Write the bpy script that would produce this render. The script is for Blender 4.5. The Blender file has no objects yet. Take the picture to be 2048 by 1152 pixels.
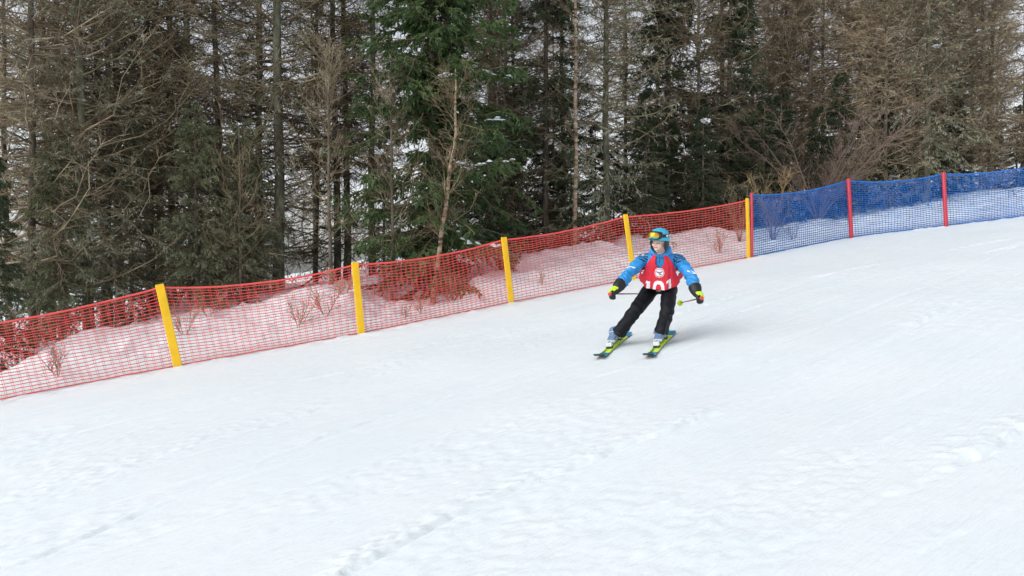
import bpy, bmesh, math, random
import numpy as np
from mathutils import Vector, Matrix

scene = bpy.context.scene
COL = scene.collection
R = math.radians

# ------------------------------------------------------------------ camera
PITCH = R(2.0)
CAM = np.array([0.0, 0.0, 1.75])
FPX = 1479.0                      # focal length in pixels of a 2048 wide frame (26 mm)
cam_d = bpy.data.cameras.new("camera")
cam_d.lens = 26.0
cam_d.sensor_width = 36.0
cam_d.clip_start = 0.05
cam_d.clip_end = 6000
cam = bpy.data.objects.new("camera", cam_d)
COL.objects.link(cam)
cam.location = CAM
cam.rotation_euler = (R(90) - PITCH, 0, 0)
scene.camera = cam

# ------------------------------------------------------------------ overcast sky and veiled sun
SUN_EL, SUN_AZ = R(42), R(240)    # azimuth clockwise from +Y: sun high to the left, a little behind the photographer
world = bpy.data.worlds.new("World")
scene.world = world
world.use_nodes = True
wn, wl = world.node_tree.nodes, world.node_tree.links
wn.clear()
w_out = wn.new("ShaderNodeOutputWorld")
w_bg = wn.new("ShaderNodeBackground")
w_hs = wn.new("ShaderNodeHueSaturation")
w_sky = wn.new("ShaderNodeTexSky")
w_sky.sky_type = 'NISHITA'
w_sky.sun_disc = False
w_sky.sun_elevation = SUN_EL
w_sky.sun_rotation = SUN_AZ
w_sky.altitude = 800
w_sky.air_density = 1.0
w_sky.dust_density = 4.0
w_sky.ozone_density = 1.0
w_hs.inputs["Saturation"].default_value = 0.24
w_hs.inputs["Value"].default_value = 1.0
w_bg.inputs["Strength"].default_value = 0.15
wl.new(w_sky.outputs[0], w_hs.inputs["Color"])
wl.new(w_hs.outputs[0], w_bg.inputs["Color"])
wl.new(w_bg.outputs[0], w_out.inputs["Surface"])

sun_d = bpy.data.lights.new("sun", 'SUN')
sun_d.energy = 0.5
sun_d.angle = R(60)
sun_d.color = (1.0, 0.97, 0.93)
sun = bpy.data.objects.new("sun", sun_d)
COL.objects.link(sun)
sdir = Vector((math.sin(SUN_AZ) * math.cos(SUN_EL), math.cos(SUN_AZ) * math.cos(SUN_EL), math.sin(SUN_EL)))
sun.rotation_euler = sdir.to_track_quat('Z', 'Y').to_euler()
sun.location = (-20, 0, 30)

scene.view_settings.view_transform = 'Standard'
scene.view_settings.look = 'None'
scene.view_settings.gamma = 1.0
scene.view_settings.use_curve_mapping = False
scene.view_settings.exposure = 0.61
scene.cycles.max_bounces = 4
scene.cycles.diffuse_bounces = 2
scene.cycles.glossy_bounces = 2
scene.cycles.transmission_bounces = 2
scene.cycles.use_denoising = True
scene.cycles.denoiser = 'OPENIMAGEDENOISE'
scene.cycles.denoising_input_passes = 'RGB_ALBEDO_NORMAL'

# ------------------------------------------------------------------ helpers
def tag(o, label=None, cat=None, group=None, kind=None):
    if label: o["label"] = label
    if cat: o["category"] = cat
    if group: o["group"] = group
    if kind: o["kind"] = kind
    return o

def empty(name, loc=(0, 0, 0), rz=0.0):
    o = bpy.data.objects.new(name, None)
    o.empty_display_size = 0.1
    o.location = loc
    o.rotation_euler = (0, 0, rz)
    COL.objects.link(o)
    return o

class MB:
    """collects tubes, blades and plain faces; mesh() makes one mesh of them"""
    def __init__(self):
        self.V, self.F4, self.F3, self.M4, self.M3, self.n = [], [], [], [], [], 0
    def add(self, V, quads=None, tris=None, m=0):
        V = np.asarray(V, float).reshape(-1, 3)
        if quads is not None and len(quads):
            q = np.asarray(quads, np.int64) + self.n
            self.F4.append(q); self.M4.append(np.full(len(q), m))
        if tris is not None and len(tris):
            t = np.asarray(tris, np.int64) + self.n
            self.F3.append(t); self.M3.append(np.full(len(t), m))
        self.V.append(V); self.n += len(V)
        return self
    def tubes(self, P, Rr, sides=3, m=0, cap=False, flat=None):
        """P (N,K,3) polylines, Rr (N,K) radii"""
        P = np.asarray(P, float); Rr = np.asarray(Rr, float)
        N, K, _ = P.shape
        if N == 0: return self
        T = np.gradient(P, axis=1)
        T /= np.linalg.norm(T, axis=2, keepdims=True) + 1e-9
        ref = np.where(np.abs(T[:, :1, 2:3]) > 0.9, np.array([1.0, 0, 0]), np.array([0, 0, 1.0]))
        A = np.cross(T, np.broadcast_to(ref, T.shape)); A /= np.linalg.norm(A, axis=2, keepdims=True) + 1e-9
        B = np.cross(T, A)
        ang = np.arange(sides) * 2 * np.pi / sides
        ca, sa = np.cos(ang), np.sin(ang)
        fl = 1.0 if flat is None else flat
        V = P[:, :, None, :] + Rr[:, :, None, None] * (ca[None, None, :, None] * A[:, :, None, :] + fl * sa[None, None, :, None] * B[:, :, None, :])
        base = (np.arange(N) * K * sides)[:, None, None]
        k = (np.arange(K - 1) * sides)[None, :, None]
        s = np.arange(sides)[None, None, :]; s2 = (s + 1) % sides
        q = np.stack([base + k + s, base + k + s2, base + k + sides + s2, base + k + sides + s], -1).reshape(-1, 4)
        tr = None
        if cap and sides > 2:
            t = []
            for n in range(N):
                for e, f in ((0, 1), (K - 1, 0)):
                    o = n * K * sides + e * sides
                    for i in range(1, sides - 1):
                        t.append((o, o + i, o + i + 1) if f == 0 else (o, o + i + 1, o + i))
            tr = t
        return self.add(V.reshape(-1, 3), quads=q, tris=tr, m=m)
    def blades(self, P0, D, L, W, side, m=0):
        """pointed flat leaves: root P0, direction D, length L, width W, side vector"""
        n = len(P0)
        if n == 0: return self
        L = np.asarray(L).reshape(-1, 1); W = np.asarray(W).reshape(-1, 1)
        mid = P0 + D * L * 0.45
        V = np.stack([P0, mid + side * W * 0.5, P0 + D * L, mid - side * W * 0.5], 1).reshape(-1, 3)
        return self.add(V, quads=np.arange(n * 4).reshape(-1, 4), m=m)
    def box(self, c, s, rot=None, m=0):
        v = np.array([(x, y, z) for z in (-.5, .5) for y in (-.5, .5) for x in (-.5, .5)]) * np.asarray(s)
        if rot is not None: v = v @ np.asarray(rot).T
        return self.add(v + np.asarray(c), quads=[(0, 2, 3, 1), (4, 5, 7, 6), (0, 1, 5, 4), (2, 6, 7, 3), (0, 4, 6, 2), (1, 3, 7, 5)], m=m)
    def mesh(self, name, mats, smooth=True):
        me = bpy.data.meshes.new(name)
        V = np.concatenate(self.V) if self.V else np.zeros((0, 3))
        q = np.concatenate(self.F4) if self.F4 else np.zeros((0, 4), np.int64)
        t = np.concatenate(self.F3) if self.F3 else np.zeros((0, 3), np.int64)
        mi = np.concatenate(([np.concatenate(self.M4)] if self.M4 else []) + ([np.concatenate(self.M3)] if self.M3 else []) + [np.zeros(0)]).astype(np.int32)
        me.vertices.add(len(V)); me.vertices.foreach_set("co", V.astype(np.float32).ravel())
        loops = np.concatenate([q.ravel(), t.ravel()]).astype(np.int32)
        me.loops.add(len(loops)); me.loops.foreach_set("vertex_index", loops)
        tot = np.concatenate([np.full(len(q), 4), np.full(len(t), 3)]).astype(np.int32)
        st = (np.concatenate([[0], np.cumsum(tot)[:-1]]) if len(tot) else np.zeros(0)).astype(np.int32)
        me.polygons.add(len(tot)); me.polygons.foreach_set("loop_start", st)
        try: me.polygons.foreach_set("loop_total", tot)
        except Exception: pass
        me.polygons.foreach_set("material_index", mi)
        me.polygons.foreach_set("use_smooth", np.full(len(tot), bool(smooth)))
        for mt in (mats if isinstance(mats, (list, tuple)) else [mats]): me.materials.append(mt)
        me.update(calc_edges=True)
        return me
    def build(self, name, mats, parent=None, smooth=True):
        return put(name, self.mesh(name, mats, smooth), parent)

def put(name, me, parent=None, loc=None):
    o = bpy.data.objects.new(name, me)
    COL.objects.link(o)
    if parent is not None: o.parent = parent
    if loc is not None: o.location = loc
    return o

def unit(v):
    return v / (np.linalg.norm(v, axis=-1, keepdims=True) + 1e-9)

# tileable value noise
_tab = np.random.default_rng(5).random((256, 256))
def vnoise(x, y):
    xi = np.floor(x).astype(np.int64); yi = np.floor(y).astype(np.int64)
    fx = x - xi; fy = y - yi
    fx = fx * fx * (3 - 2 * fx); fy = fy * fy * (3 - 2 * fy)
    a = _tab[xi & 255, yi & 255]; b = _tab[(xi + 1) & 255, yi & 255]
    c = _tab[xi & 255, (yi + 1) & 255]; d = _tab[(xi + 1) & 255, (yi + 1) & 255]
    return (a * (1 - fx) + b * fx) * (1 - fy) + (c * (1 - fx) + d * fx) * fy
def fbm(x, y, o=4, g=0.5):
    s = 0; a = 1; t = 0
    for i in range(o):
        s = s + a * vnoise(x * 2 ** i + 17.3 * i, y * 2 ** i - 9.1 * i); t += a; a *= g
    return s / t
def sstep(a, b, x):
    t = np.clip((x - a) / (b - a), 0, 1)
    return t * t * (3 - 2 * t)

# a point of the photographed place, from where it shows in the frame and how far away it is
cp, sp_ = math.cos(PITCH), math.sin(PITCH)
def at(x, y, d):
    u, v = (x - 1024) / FPX, (576 - y) / FPX
    return np.array([u * d, d * (cp + v * sp_), CAM[2] + d * (v * cp - sp_)])
# the piste is close to a plane; its slope was measured from the fence posts and the skis
def _on_plane(x, y):
    u, v = (x - 1024) / FPX, (576 - y) / FPX
    return at(x, y, -1.75 / (v - 0.13 * u - 0.11))
_p = np.array([_on_plane(300, 800), _on_plane(1800, 800), _on_plane(1000, 1100)])
PA, PB, PC = np.linalg.solve(np.c_[np.ones(3), _p[:, 0], _p[:, 1]], _p[:, 2])
PN = unit(np.array([-PB, -PC, 1.0]))     # normal of the slope
def plane_z(X, Y):
    return PA + PB * X + PC * Y

# fence line: where each post meets the snow
POSTS = [dict(k='y', b=(-215, 842), t=(-262, 676)), dict(k='y', b=(356, 733), t=(320, 573)), dict(k='y', b=(722, 668), t=(709, 528)),
         dict(k='y', b=(1021, 606), t=(1006, 478)), dict(k='y', b=(1266, 559), t=(1249, 432)), dict(k='y', b=(1495, 516), t=(1492, 400)),
         dict(k='r', b=(1501, 515), t=(1500, 388)), dict(k='r', b=(1700, 475), t=(1694, 360)), dict(k='r', b=(1890, 452), t=(1885, 347)),
         dict(k='r', b=(2105, 425), t=(2102, 322))]
for q in POSTS:
    q['B'] = _on_plane(*q['b'])
    d = (q['B'][1] * cp + (CAM[2] - q['B'][2]) * sp_)
    q['D'] = d
    q['T'] = at(*q['t'], d)
FX = np.array([q['B'][0] for q in POSTS]); FY = np.array([q['B'][1] for q in POSTS])
FX_ = np.concatenate([[-60.0], FX, [70.0]]); FY_ = np.concatenate([[FY[0] - 10], FY, [FY[-1] + 18]])
def fence_y(X):
    return np.interp(X, FX_, FY_)
def behind(X, Y):                 # metres behind the fence line (forest side positive)
    return (Y - fence_y(X)) * 0.93
# ------------------------------------------------------------------ materials
def new_mat(name):
    m = bpy.data.materials.new(name); m.use_nodes = True
    nt = m.node_tree; b = nt.nodes["Principled BSDF"]
    return m, nt, b
def lk(nt, a, b): nt.links.new(a, b)
def ramp(nt, fac, stops):
    r = nt.nodes.new("ShaderNodeValToRGB")
    e = r.color_ramp.elements
    while len(e) < len(stops): e.new(0.5)
    for i, (p, c) in enumerate(stops):
        e[i].position = p; e[i].color = (*c, 1)
    lk(nt, fac, r.inputs[0])
    return r.outputs[0]
def noise(nt, scale, detail=3, rough=0.5, coord="Object", vscale=None, dist=0.0):
    tc = nt.nodes.new("ShaderNodeTexCoord"); out = tc.outputs[coord]
    if vscale is not None:
        mp = nt.nodes.new("ShaderNodeMapping"); mp.inputs["Scale"].default_value = vscale
        lk(nt, out, mp.inputs[0]); out = mp.outputs[0]
    n = nt.nodes.new("ShaderNodeTexNoise"); n.inputs["Scale"].default_value = scale
    n.inputs["Detail"].default_value = detail; n.inputs["Roughness"].default_value = rough
    n.inputs["Distortion"].default_value = dist
    lk(nt, out, n.inputs["Vector"])
    return n.outputs[0]
def add_bump(nt, b, h, strength=0.3, dist=0.01):
    bp = nt.nodes.new("ShaderNodeBump"); bp.inputs["Strength"].default_value = strength; bp.inputs["Distance"].default_value = dist
    lk(nt, h, bp.inputs["Height"])
    prev = b.inputs["Normal"].links[0].from_socket if b.inputs["Normal"].links else None
    if prev is not None: lk(nt, prev, bp.inputs["Normal"])
    lk(nt, bp.outputs[0], b.inputs["Normal"])
def simple(name, c, rough=0.6, var=0.0, scale=20, bump=0.0, metallic=0.0, spec=0.5, bscale=None, bdist=0.004):
    m, nt, b = new_mat(name)
    b.inputs["Roughness"].default_value = rough; b.inputs["Metallic"].default_value = metallic
    b.inputs["Specular IOR Level"].default_value = spec
    if var > 0:
        o = noise(nt, scale, 4)
        lk(nt, ramp(nt, o, [(0.3, tuple(x * (1 - var) for x in c)), (0.7, tuple(min(1, x * (1 + var)) for x in c))]), b.inputs["Base Color"])
    else: b.inputs["Base Color"].default_value = (*c, 1)
    if bump > 0: add_bump(nt, b, noise(nt, bscale or scale, 3), bump, bdist)
    return m
def tree_mat(name, stops, scale, rough=0.85, rnd=0.25, spec=0.15, vscale=None, trans=0.0, detail=3, bump=0.0):
    """colours vary over the tree and from tree to tree"""
    m, nt, b = new_mat(name)
    n = noise(nt, scale, detail, 0.6, vscale=vscale)
    col = ramp(nt, n, stops)
    oi = nt.nodes.new("ShaderNodeObjectInfo")
    mr = nt.nodes.new("ShaderNodeMapRange"); mr.inputs[3].default_value = 1 - rnd; mr.inputs[4].default_value = 1 + rnd
    lk(nt, oi.outputs["Random"], mr.inputs[0])
    hs = nt.nodes.new("ShaderNodeHueSaturation"); lk(nt, col, hs.inputs["Color"]); lk(nt, mr.outputs[0], hs.inputs["Value"])
    lk(nt, hs.outputs[0], b.inputs["Base Color"])
    b.inputs["Roughness"].default_value = rough; b.inputs["Specular IOR Level"].default_value = spec
    if bump: add_bump(nt, b, n, bump, 0.02)
    return m

M = {}
M['larch_twig'] = tree_mat("larch twig", [(0.3, (0.135, 0.105, 0.069)), (0.5, (0.285, 0.225, 0.148)), (0.68, (0.57, 0.46, 0.315))], 2.6)
M['tan_twig'] = tree_mat("tan twig", [(0.3, (0.26, 0.17, 0.09)), (0.7, (0.50, 0.35, 0.19))], 2.0)
M['grey_twig'] = tree_mat("grey twig", [(0.3, (0.12, 0.092, 0.058)), (0.52, (0.25, 0.195, 0.12)), (0.7, (0.45, 0.37, 0.24))], 2.4)
M['purple_twig'] = tree_mat("alder twig", [(0.3, (0.16, 0.11, 0.085)), (0.7, (0.34, 0.25, 0.20))], 1.5)
M['bark'] = tree_mat("larch bark", [(0.3, (0.06, 0.048, 0.038)), (0.5, (0.13, 0.105, 0.08)), (0.7, (0.24, 0.21, 0.165))], 9, vscale=(1, 1, 0.35), bump=0.6, detail=5)
M['mossy_bark'] = tree_mat("mossy bark", [(0.3, (0.06, 0.055, 0.04)), (0.5, (0.13, 0.125, 0.085)), (0.7, (0.25, 0.26, 0.19))], 7, vscale=(1, 1, 0.4), bump=0.6, detail=5)
M['birch_bark'] = tree_mat("birch bark", [(0.36, (0.05, 0.04, 0.035)), (0.45, (0.28, 0.19, 0.12)), (0.62, (0.45, 0.36, 0.27)), (0.8, (0.68, 0.63, 0.56))], 7, vscale=(0.6, 0.6, 1.6), rnd=0.1, bump=0.3, detail=4)
M['needle'] = tree_mat("spruce needles", [(0.25, (0.026, 0.048, 0.018)), (0.5, (0.050, 0.088, 0.029)), (0.75, (0.092, 0.132, 0.042))], 1.1, rough=0.6, spec=0.3)
M['needle_dark'] = tree_mat("dark spruce needles", [(0.25, (0.024, 0.042, 0.022)), (0.5, (0.050, 0.076, 0.038)), (0.75, (0.095, 0.118, 0.058))], 1.1, rough=0.65, spec=0.25)
M['needle_grey'] = tree_mat("grey green needles", [(0.25, (0.075, 0.085, 0.045)), (0.5, (0.14, 0.155, 0.085)), (0.75, (0.24, 0.24, 0.145))], 1.4, rough=0.75, spec=0.2)
M['lichen'] = tree_mat("beard lichen", [(0.3, (0.17, 0.19, 0.14)), (0.6, (0.30, 0.34, 0.24)), (0.8, (0.46, 0.48, 0.37))], 4, rough=0.9)

def snow_mat(name, fine=True):
    m, nt, b = new_mat(name)
    n0 = noise(nt, 0.8, 4, 0.6)
    lk(nt, ramp(nt, n0, [(0.3, (0.745, 0.82, 0.845)), (0.7, (0.80, 0.85, 0.87))]), b.inputs["Base Color"])
    b.inputs["Roughness"].default_value = 0.55
    b.inputs["Specular IOR Level"].default_value = 0.25
    if fine:
        # wind and ski scoured grain, drawn out along the run
        tc = nt.nodes.new("ShaderNodeTexCoord")
        mp = nt.nodes.new("ShaderNodeMapping")
        mp.vector_type = 'TEXTURE'; mp.inputs["Rotation"].default_value = (0, 0, R(38)); mp.inputs["Scale"].default_value = (0.9, 0.045, 0.12)
        lk(nt, tc.outputs["Object"], mp.inputs[0])
        n1 = nt.nodes.new("ShaderNodeTexNoise"); n1.inputs["Scale"].default_value = 1.0; n1.inputs["Detail"].default_value = 6; n1.inputs["Roughness"].default_value = 0.65
        lk(nt, mp.outputs[0], n1.inputs["Vector"])
        add_bump(nt, b, n1.outputs[0], 0.9, 0.018)
        n2 = noise(nt, 28, 5, 0.7)
        add_bump(nt, b, n2, 0.4, 0.008)
    return m
M['snow'] = snow_mat("piste snow")
M['snow_cap'] = snow_mat("clinging snow", False)

# ------------------------------------------------------------------ the ground: one sheet of snow
TRACKS = [  # where the edge of a carved track runs, its width, depth, crumb
    ([(60, 1122), (275, 1035), (395, 985), (650, 875), (925, 780), (1100, 725)], 0.05, 0.011, 0.006),
    ([(700, 1150), (860, 1062), (1000, 992), (1160, 932), (1290, 880), (1420, 832), (1540, 790), (1700, 715), (1900, 610)], 0.07, 0.017, 0.012),
    ([(1330, 1200), (1480, 1130), (1640, 1062), (1800, 985), (1930, 915), (2080, 835)], 0.08, 0.018, 0.013),
    ([(380, 1200), (760, 1030), (1000, 930), (1250, 820), (1420, 745), (1600, 660)], 0.05, 0.007, 0.004),
    ([(1150, 1180), (1380, 1075), (1600, 960), (1850, 840), (2060, 720)], 0.05, 0.007, 0.003),
    ([(0, 1010), (330, 915), (600, 830), (900, 735), (1100, 690)], 0.16, 0.006, 0.008),
    ([(100, 880), (350, 820), (700, 740), (1000, 668), (1180, 630)], 0.10, 0.005, 0.004),
    ([(1205, 716), (1262, 664), (1340, 632), (1500, 585), (1800, 520), (2060, 470)], 0.06, 0.014, 0.004),
    ([(1302, 716), (1340, 671), (1440, 634), (1600, 590), (1850, 530), (2060, 485)], 0.06, 0.014, 0.004),
    ([(1450, 760), (1700, 650), (1900, 570), (2060, 510)], 0.05, 0.008, 0.003),
    ([(1000, 800), (1250, 735), (1500, 650), (1750, 570), (2060, 480)], 0.05, 0.007, 0.003),
    ([(200, 1200), (560, 1060), (900, 915), (1180, 800)], 0.04, 0.006, 0.003),
    ([(960, 1200), (1250, 1060), (1550, 915), (1850, 770), (2060, 660)], 0.04, 0.006, 0.003),
    ([(1700, 1180), (1900, 1080), (2080, 985)], 0.05, 0.009, 0.006),
]
_trk = []
for pts, w, dp, cr in TRACKS:
    _trk.append((np.array([_on_plane(*p)[:2] for p in pts]), w, dp, cr))

def seg_dist(X, Y, pl):
    """distance to a polyline and on which side"""
    best = np.full(X.shape, 1e9); side = np.zeros(X.shape)
    for a, b in zip(pl[:-1], pl[1:]):
        e = b - a; L2 = e @ e
        t = np.clip(((X - a[0]) * e[0] + (Y - a[1]) * e[1]) / L2, 0, 1)
        dx, dy = X - a[0] - t * e[0], Y - a[1] - t * e[1]
        d = np.hypot(dx, dy); m = d < best
        best = np.where(m, d, best); side = np.where(m, np.sign(e[0] * dy - e[1] * dx), side)
    return best, side

DIPS = [(850, 555, 1.3, 0.30, 1.5), (1480, 480, 0.0, 0, 1)]
def base_z(X, Y):
    """the lie of the land without fine detail"""
    X = np.asarray(X, float); Y = np.asarray(Y, float)
    Xc = 90 * np.tanh(X / 90); Yc = np.where(Y < 0, 60 * np.tanh(Y / 60), Y)
    s = behind(X, Y)
    # behind the forest edge the hill falls away
    Yc = np.minimum(Yc, fence_y(X) + 26)
    z = PA + PB * Xc + PC * Yc
    z = z - 0.16 * np.clip(s - 22, 0, 120) - 0.04 * np.clip(s - 142, 0, 600)
    return z
def ground_z(X, Y):
    X = np.asarray(X, float); Y = np.asarray(Y, float)
    z = base_z(X, Y)
    s = behind(X, Y)
    off = sstep(0.25, 1.6, s)
    # heaped and drifted snow behind the net
    drift = (fbm(X * 0.55 + 3.1, Y * 0.55 + 8.0, 3) - 0.45) * 0.75 + (np.abs(fbm(X * 1.5, Y * 1.5 + 40, 3) - 0.5)) * -0.45 + 0.10
    z = z + off * drift * 0.8 * sstep(0.2, 2.5, s)
    z = z + off * (fbm(X * 5, Y * 5, 3) - 0.5) * 0.08
    amp = np.interp(X, [-9, -8.2, -7.4, -3.1, -2.5, -1.2, -0.7, 2.0, 4.5, 7, 12], [0.0, 0.05, 0.34, 0.38, 0.02, 0.02, 0.32, 0.36, 0.24, 0.02, 0.18])
    z = z + amp * sstep(0.3, 2.6, s) * (1 - 0.75 * sstep(5.0, 9.0, s))
    on = 1 - sstep(-0.4, 0.5, s)
    z = z + on * (fbm(X * 0.35, Y * 0.35, 2) - 0.5) * 0.10 * sstep(0.2, 2.5, -s)
    return z
def fine_z(X, Y):
    s = behind(X, Y)
    on = 1 - sstep(-0.2, 0.3, s)
    near = on * (np.hypot(X, Y) < 40)
    # direction along the run
    c, sn = math.cos(R(38)), math.sin(R(38))
    a = X * c + Y * sn; b = -X * sn + Y * c
    bw = b + 0.25 * np.sin(a * 0.22 + 1) + 0.08 * np.sin(a * 0.7)
    lanes = 0.35 + 0.65 * sstep(0.35, 0.65, fbm(a * 0.15 + 4, b * 1.2, 2))
    h = ((vnoise(a * 0.10 + 3, bw * 6.5) - 0.5) * 0.014 + (vnoise(a * 0.16 + 31, bw * 14) - 0.5) * 0.014) * lanes
    h = h - 0.010 * sstep(0.80, 0.90, vnoise(a * 0.07 + 77, bw * 9.0)) + (fbm(a * 0.4 + 9, b * 2.0, 2, 0.5) - 0.5) * 0.016
    patch = sstep(0.50, 0.68, fbm(a * 0.35 + 5, b * 0.9 + 2, 3))
    h = h + patch * (fbm(X * 17, Y * 17, 3, 0.65) - 0.5) * 0.019
    h = h + (fbm(X * 9, Y * 9, 3, 0.65) - 0.5) * 0.004
    lump = fbm(X * 24 + 3, Y * 24, 2, 0.6)
    for pl, w, dp, cr in _trk:
        d, sd = seg_dist(X, Y, pl)
        wob = (fbm(X * 4 + dp * 900, Y * 4, 3, 0.6) - 0.5)
        amp = 0.40 + 1.25 * sstep(0.44, 0.60, fbm(X * 0.9 + w * 70, Y * 0.9, 2))
        dd = d * sd + wob * w * 1.3
        # sharp edge on one side, softer spoil with crumbs on the other
        h = h + amp * dp * np.where(dd > 0, np.exp(-(dd / (w * 2.2))), np.exp(dd / (w * 0.22)) * 1.0) * 0.8
        h = h - amp * dp * 0.8 * np.exp(-((dd + w * 0.35) / (w * 0.35)) ** 2)
        h = h + amp * cr * np.exp(-((dd - w * 0.9) / (w * 2.0)) ** 2) * (sstep(0.52, 0.72, lump) - 0.15) * 0.6
    for pl in (_trk[7][0][:2], _trk[8][0][:2]):
        d, sd = seg_dist(X, Y, pl)
        h = h * sstep(0.08, 0.35, d)
    # trodden, crumbly snow along the foot of the net
    foot = np.exp(-((s + 0.15) / 0.28) ** 2)
    h = h * near + foot * (fbm(X * 6 + 9, Y * 6, 3, 0.6) - 0.45) * 0.07
    return h

def axis(lo, hi, step, far, g):
    v = list(np.arange(lo, hi + step * 0.5, step))
    d = step
    while v[-1] < far: d *= g; v.append(v[-1] + d)
    d = step
    while v[0] > -far: d *= g; v.insert(0, v[0] - d)
    return np.array(v)
gx = axis(-8.0, 11.4, 0.028, 1500, 1.12)
gy1 = [2.5]
while gy1[-1] < 12.5: gy1.append(gy1[-1] + max(0.014, 0.0042 * gy1[-1]))
gy = list(gy1) + list(np.arange(gy1[-1] + 0.055, 22, 0.075))
d = 0.075
while gy[-1] < 1500: d *= 1.14; gy.append(gy[-1] + d)
d = 0.03; lo = []
while (lo[-1] if lo else gy[0]) > -900:
    d *= 1.25; lo.append((lo[-1] if lo else gy[0]) - d)
gy = np.array(lo[::-1] + gy)
GX, GY = np.meshgrid(gx, gy)
GZ = ground_z(GX, GY) + fine_z(GX, GY)
nx, ny = len(gx), len(gy)
idx = np.arange(nx * ny).reshape(ny, nx)
gq = np.stack([idx[:-1, :-1], idx[:-1, 1:], idx[1:, 1:], idx[1:, :-1]], -1).reshape(-1, 4)
ground = MB().add(np.stack([GX, GY, GZ], -1).reshape(-1, 3), quads=gq).build("snow_ground", M['snow'])
tag(ground, "white groomed ski slope running down to the left, scored by ski tracks", "snow", kind="structure")
# ------------------------------------------------------------------ safety fences
M['net_red'] = simple("red net cord", (0.82, 0.095, 0.085), 0.5, 0.15, 6)
M['net_blue'] = simple("blue net cord", (0.010, 0.16, 0.56), 0.5, 0.2, 6)
M['post_yellow'] = simple("yellow post", (0.95, 0.54, 0.012), 0.45, 0.10, 6, spec=0.4)
M['post_red'] = simple("red post", (0.55, 0.045, 0.075), 0.4, 0.12, 5, spec=0.4)
M['dark_cap'] = simple("dark bolt", (0.05, 0.04, 0.045), 0.5)

def board(w, t, L, bev=0.008):
    """a flat post with eased edges along z, base at origin"""
    b = min(bev, t * 0.45)
    prof = np.array([(-w/2 + b, -t/2), (w/2 - b, -t/2), (w/2, -t/2 + b), (w/2, t/2 - b), (w/2 - b, t/2), (-w/2 + b, t/2), (-w/2, t/2 - b), (-w/2, -t/2 + b)])
    zs = [0, L * 0.33, L * 0.66, L - b, L]
    sc = [1, 1, 1, 1, 0.93]
    V = np.concatenate([np.c_[prof * k, np.full(8, z)] for z, k in zip(zs, sc)])
    q = [(r * 8 + i, r * 8 + (i + 1) % 8, (r + 1) * 8 + (i + 1) % 8, (r + 1) * 8 + i) for r in range(len(zs) - 1) for i in range(8)]
    o = (len(zs) - 1) * 8
    t_ = [(o, o + i, o + i + 1) for i in range(1, 7)] + [(0, i + 1, i) for i in range(1, 7)]
    return V, q, t_
def rod(r, L, n=10):
    a = np.arange(n) * 2 * np.pi / n
    zs = [0, L * 0.5, L - 0.01, L]; sc = [1, 1, 1, 0.8]
    V = np.concatenate([np.c_[np.cos(a) * r * k, np.sin(a) * r * k, np.full(n, z)] for z, k in zip(zs, sc)])
    q = [(j * n + i, j * n + (i + 1) % n, (j + 1) * n + (i + 1) % n, (j + 1) * n + i) for j in range(3) for i in range(n)]
    o = 3 * n
    return V, q, [(o, o + i, o + i + 1) for i in range(1, n - 1)]

def fence_net(posts, name, mats, rows, cell, rope_r, h_r, v_r, sags, double, seed):
    """knotted net hung between the posts, sagging between them"""
    rng = np.random.default_rng(seed)
    hp = [[] for _ in range(rows + 1)]
    vert = []
    for i in range(len(posts) - 1):
        a, b = posts[i], posts[i + 1]
        n = max(8, int(round(np.linalg.norm(b['B'] - a['B']) / cell[i])))
        t = np.linspace(0, 1, n + 1)
        bow = np.sin(np.pi * t)
        X = a['B'][0] + (b['B'][0] - a['B'][0]) * t
        Y = a['B'][1] + (b['B'][1] - a['B'][1]) * t
        Zb = ground_z(X, Y) + 0.02
        bot = np.stack([X, Y, Zb], 1)
        ta = a['T'] + (a['B'] - a['T']) * 0.015; tb = b['T'] + (b['B'] - b['T']) * 0.015
        top = ta + (tb - ta) * t[:, None]
        top[:, 2] -= sags[i] * 4 * t * (1 - t)
        blow = 0.06 * np.sin(t * 7 + i) * bow
        cols = []
        for r in range(rows + 1):
            f = r / rows
            ff = f + 0.05 * np.sin(np.pi * f) * bow * math.sin(i * 2.1 + 1)
            p = bot + (top - bot) * np.clip(ff, 0, 1)[..., None] if np.ndim(ff) else bot + (top - bot) * ff
            p = p.copy()
            p[:, 1] += blow * math.sin(np.pi * f) + (fbm(t * 9 + i * 7, np.full(n + 1, f * 4.0), 2) - 0.5) * 0.05 * math.sin(np.pi * min(1, f * 1.2))
            p[:, 2] += (fbm(t * 14 + i * 5, np.full(n + 1, f * 9.0), 2) - 0.5) * 0.035 * (0.3 if r in (0, rows) else 1)
            cols.append(p)
            hp[r].append(p[:-1] if i < len(posts) - 2 else p)
        cols = np.array(cols)              # rows+1, n+1, 3
        for j in range(n + 1):
            if j == n and i < len(posts) - 2: continue
            if double[i]:
                nx_ = cols[:, min(j + 1, n)] if j < n else cols[:, j]
                vert.append(cols[:, j]); vert.append(cols[:, j] + (nx_ - cols[:, j]) * 0.22)
            else: vert.append(cols[:, j])
    mb = MB()
    for r in range(rows):
        P = np.concatenate(hp[r])[None]
        k = h_r * (1.5 if r == 0 else 1.0)
        mb.tubes(P, np.full(P.shape[:2], k), 4)
    V = np.array(vert)
    mb.tubes(V, np.full(V.shape[:2], v_r), 3)
    net = mb.mesh(name, mats)
    P = np.concatenate(hp[rows])[None]
    rope = MB().tubes(P, np.full(P.shape[:2], rope_r), 6).mesh("top_rope", mats)
    return net, rope

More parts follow.
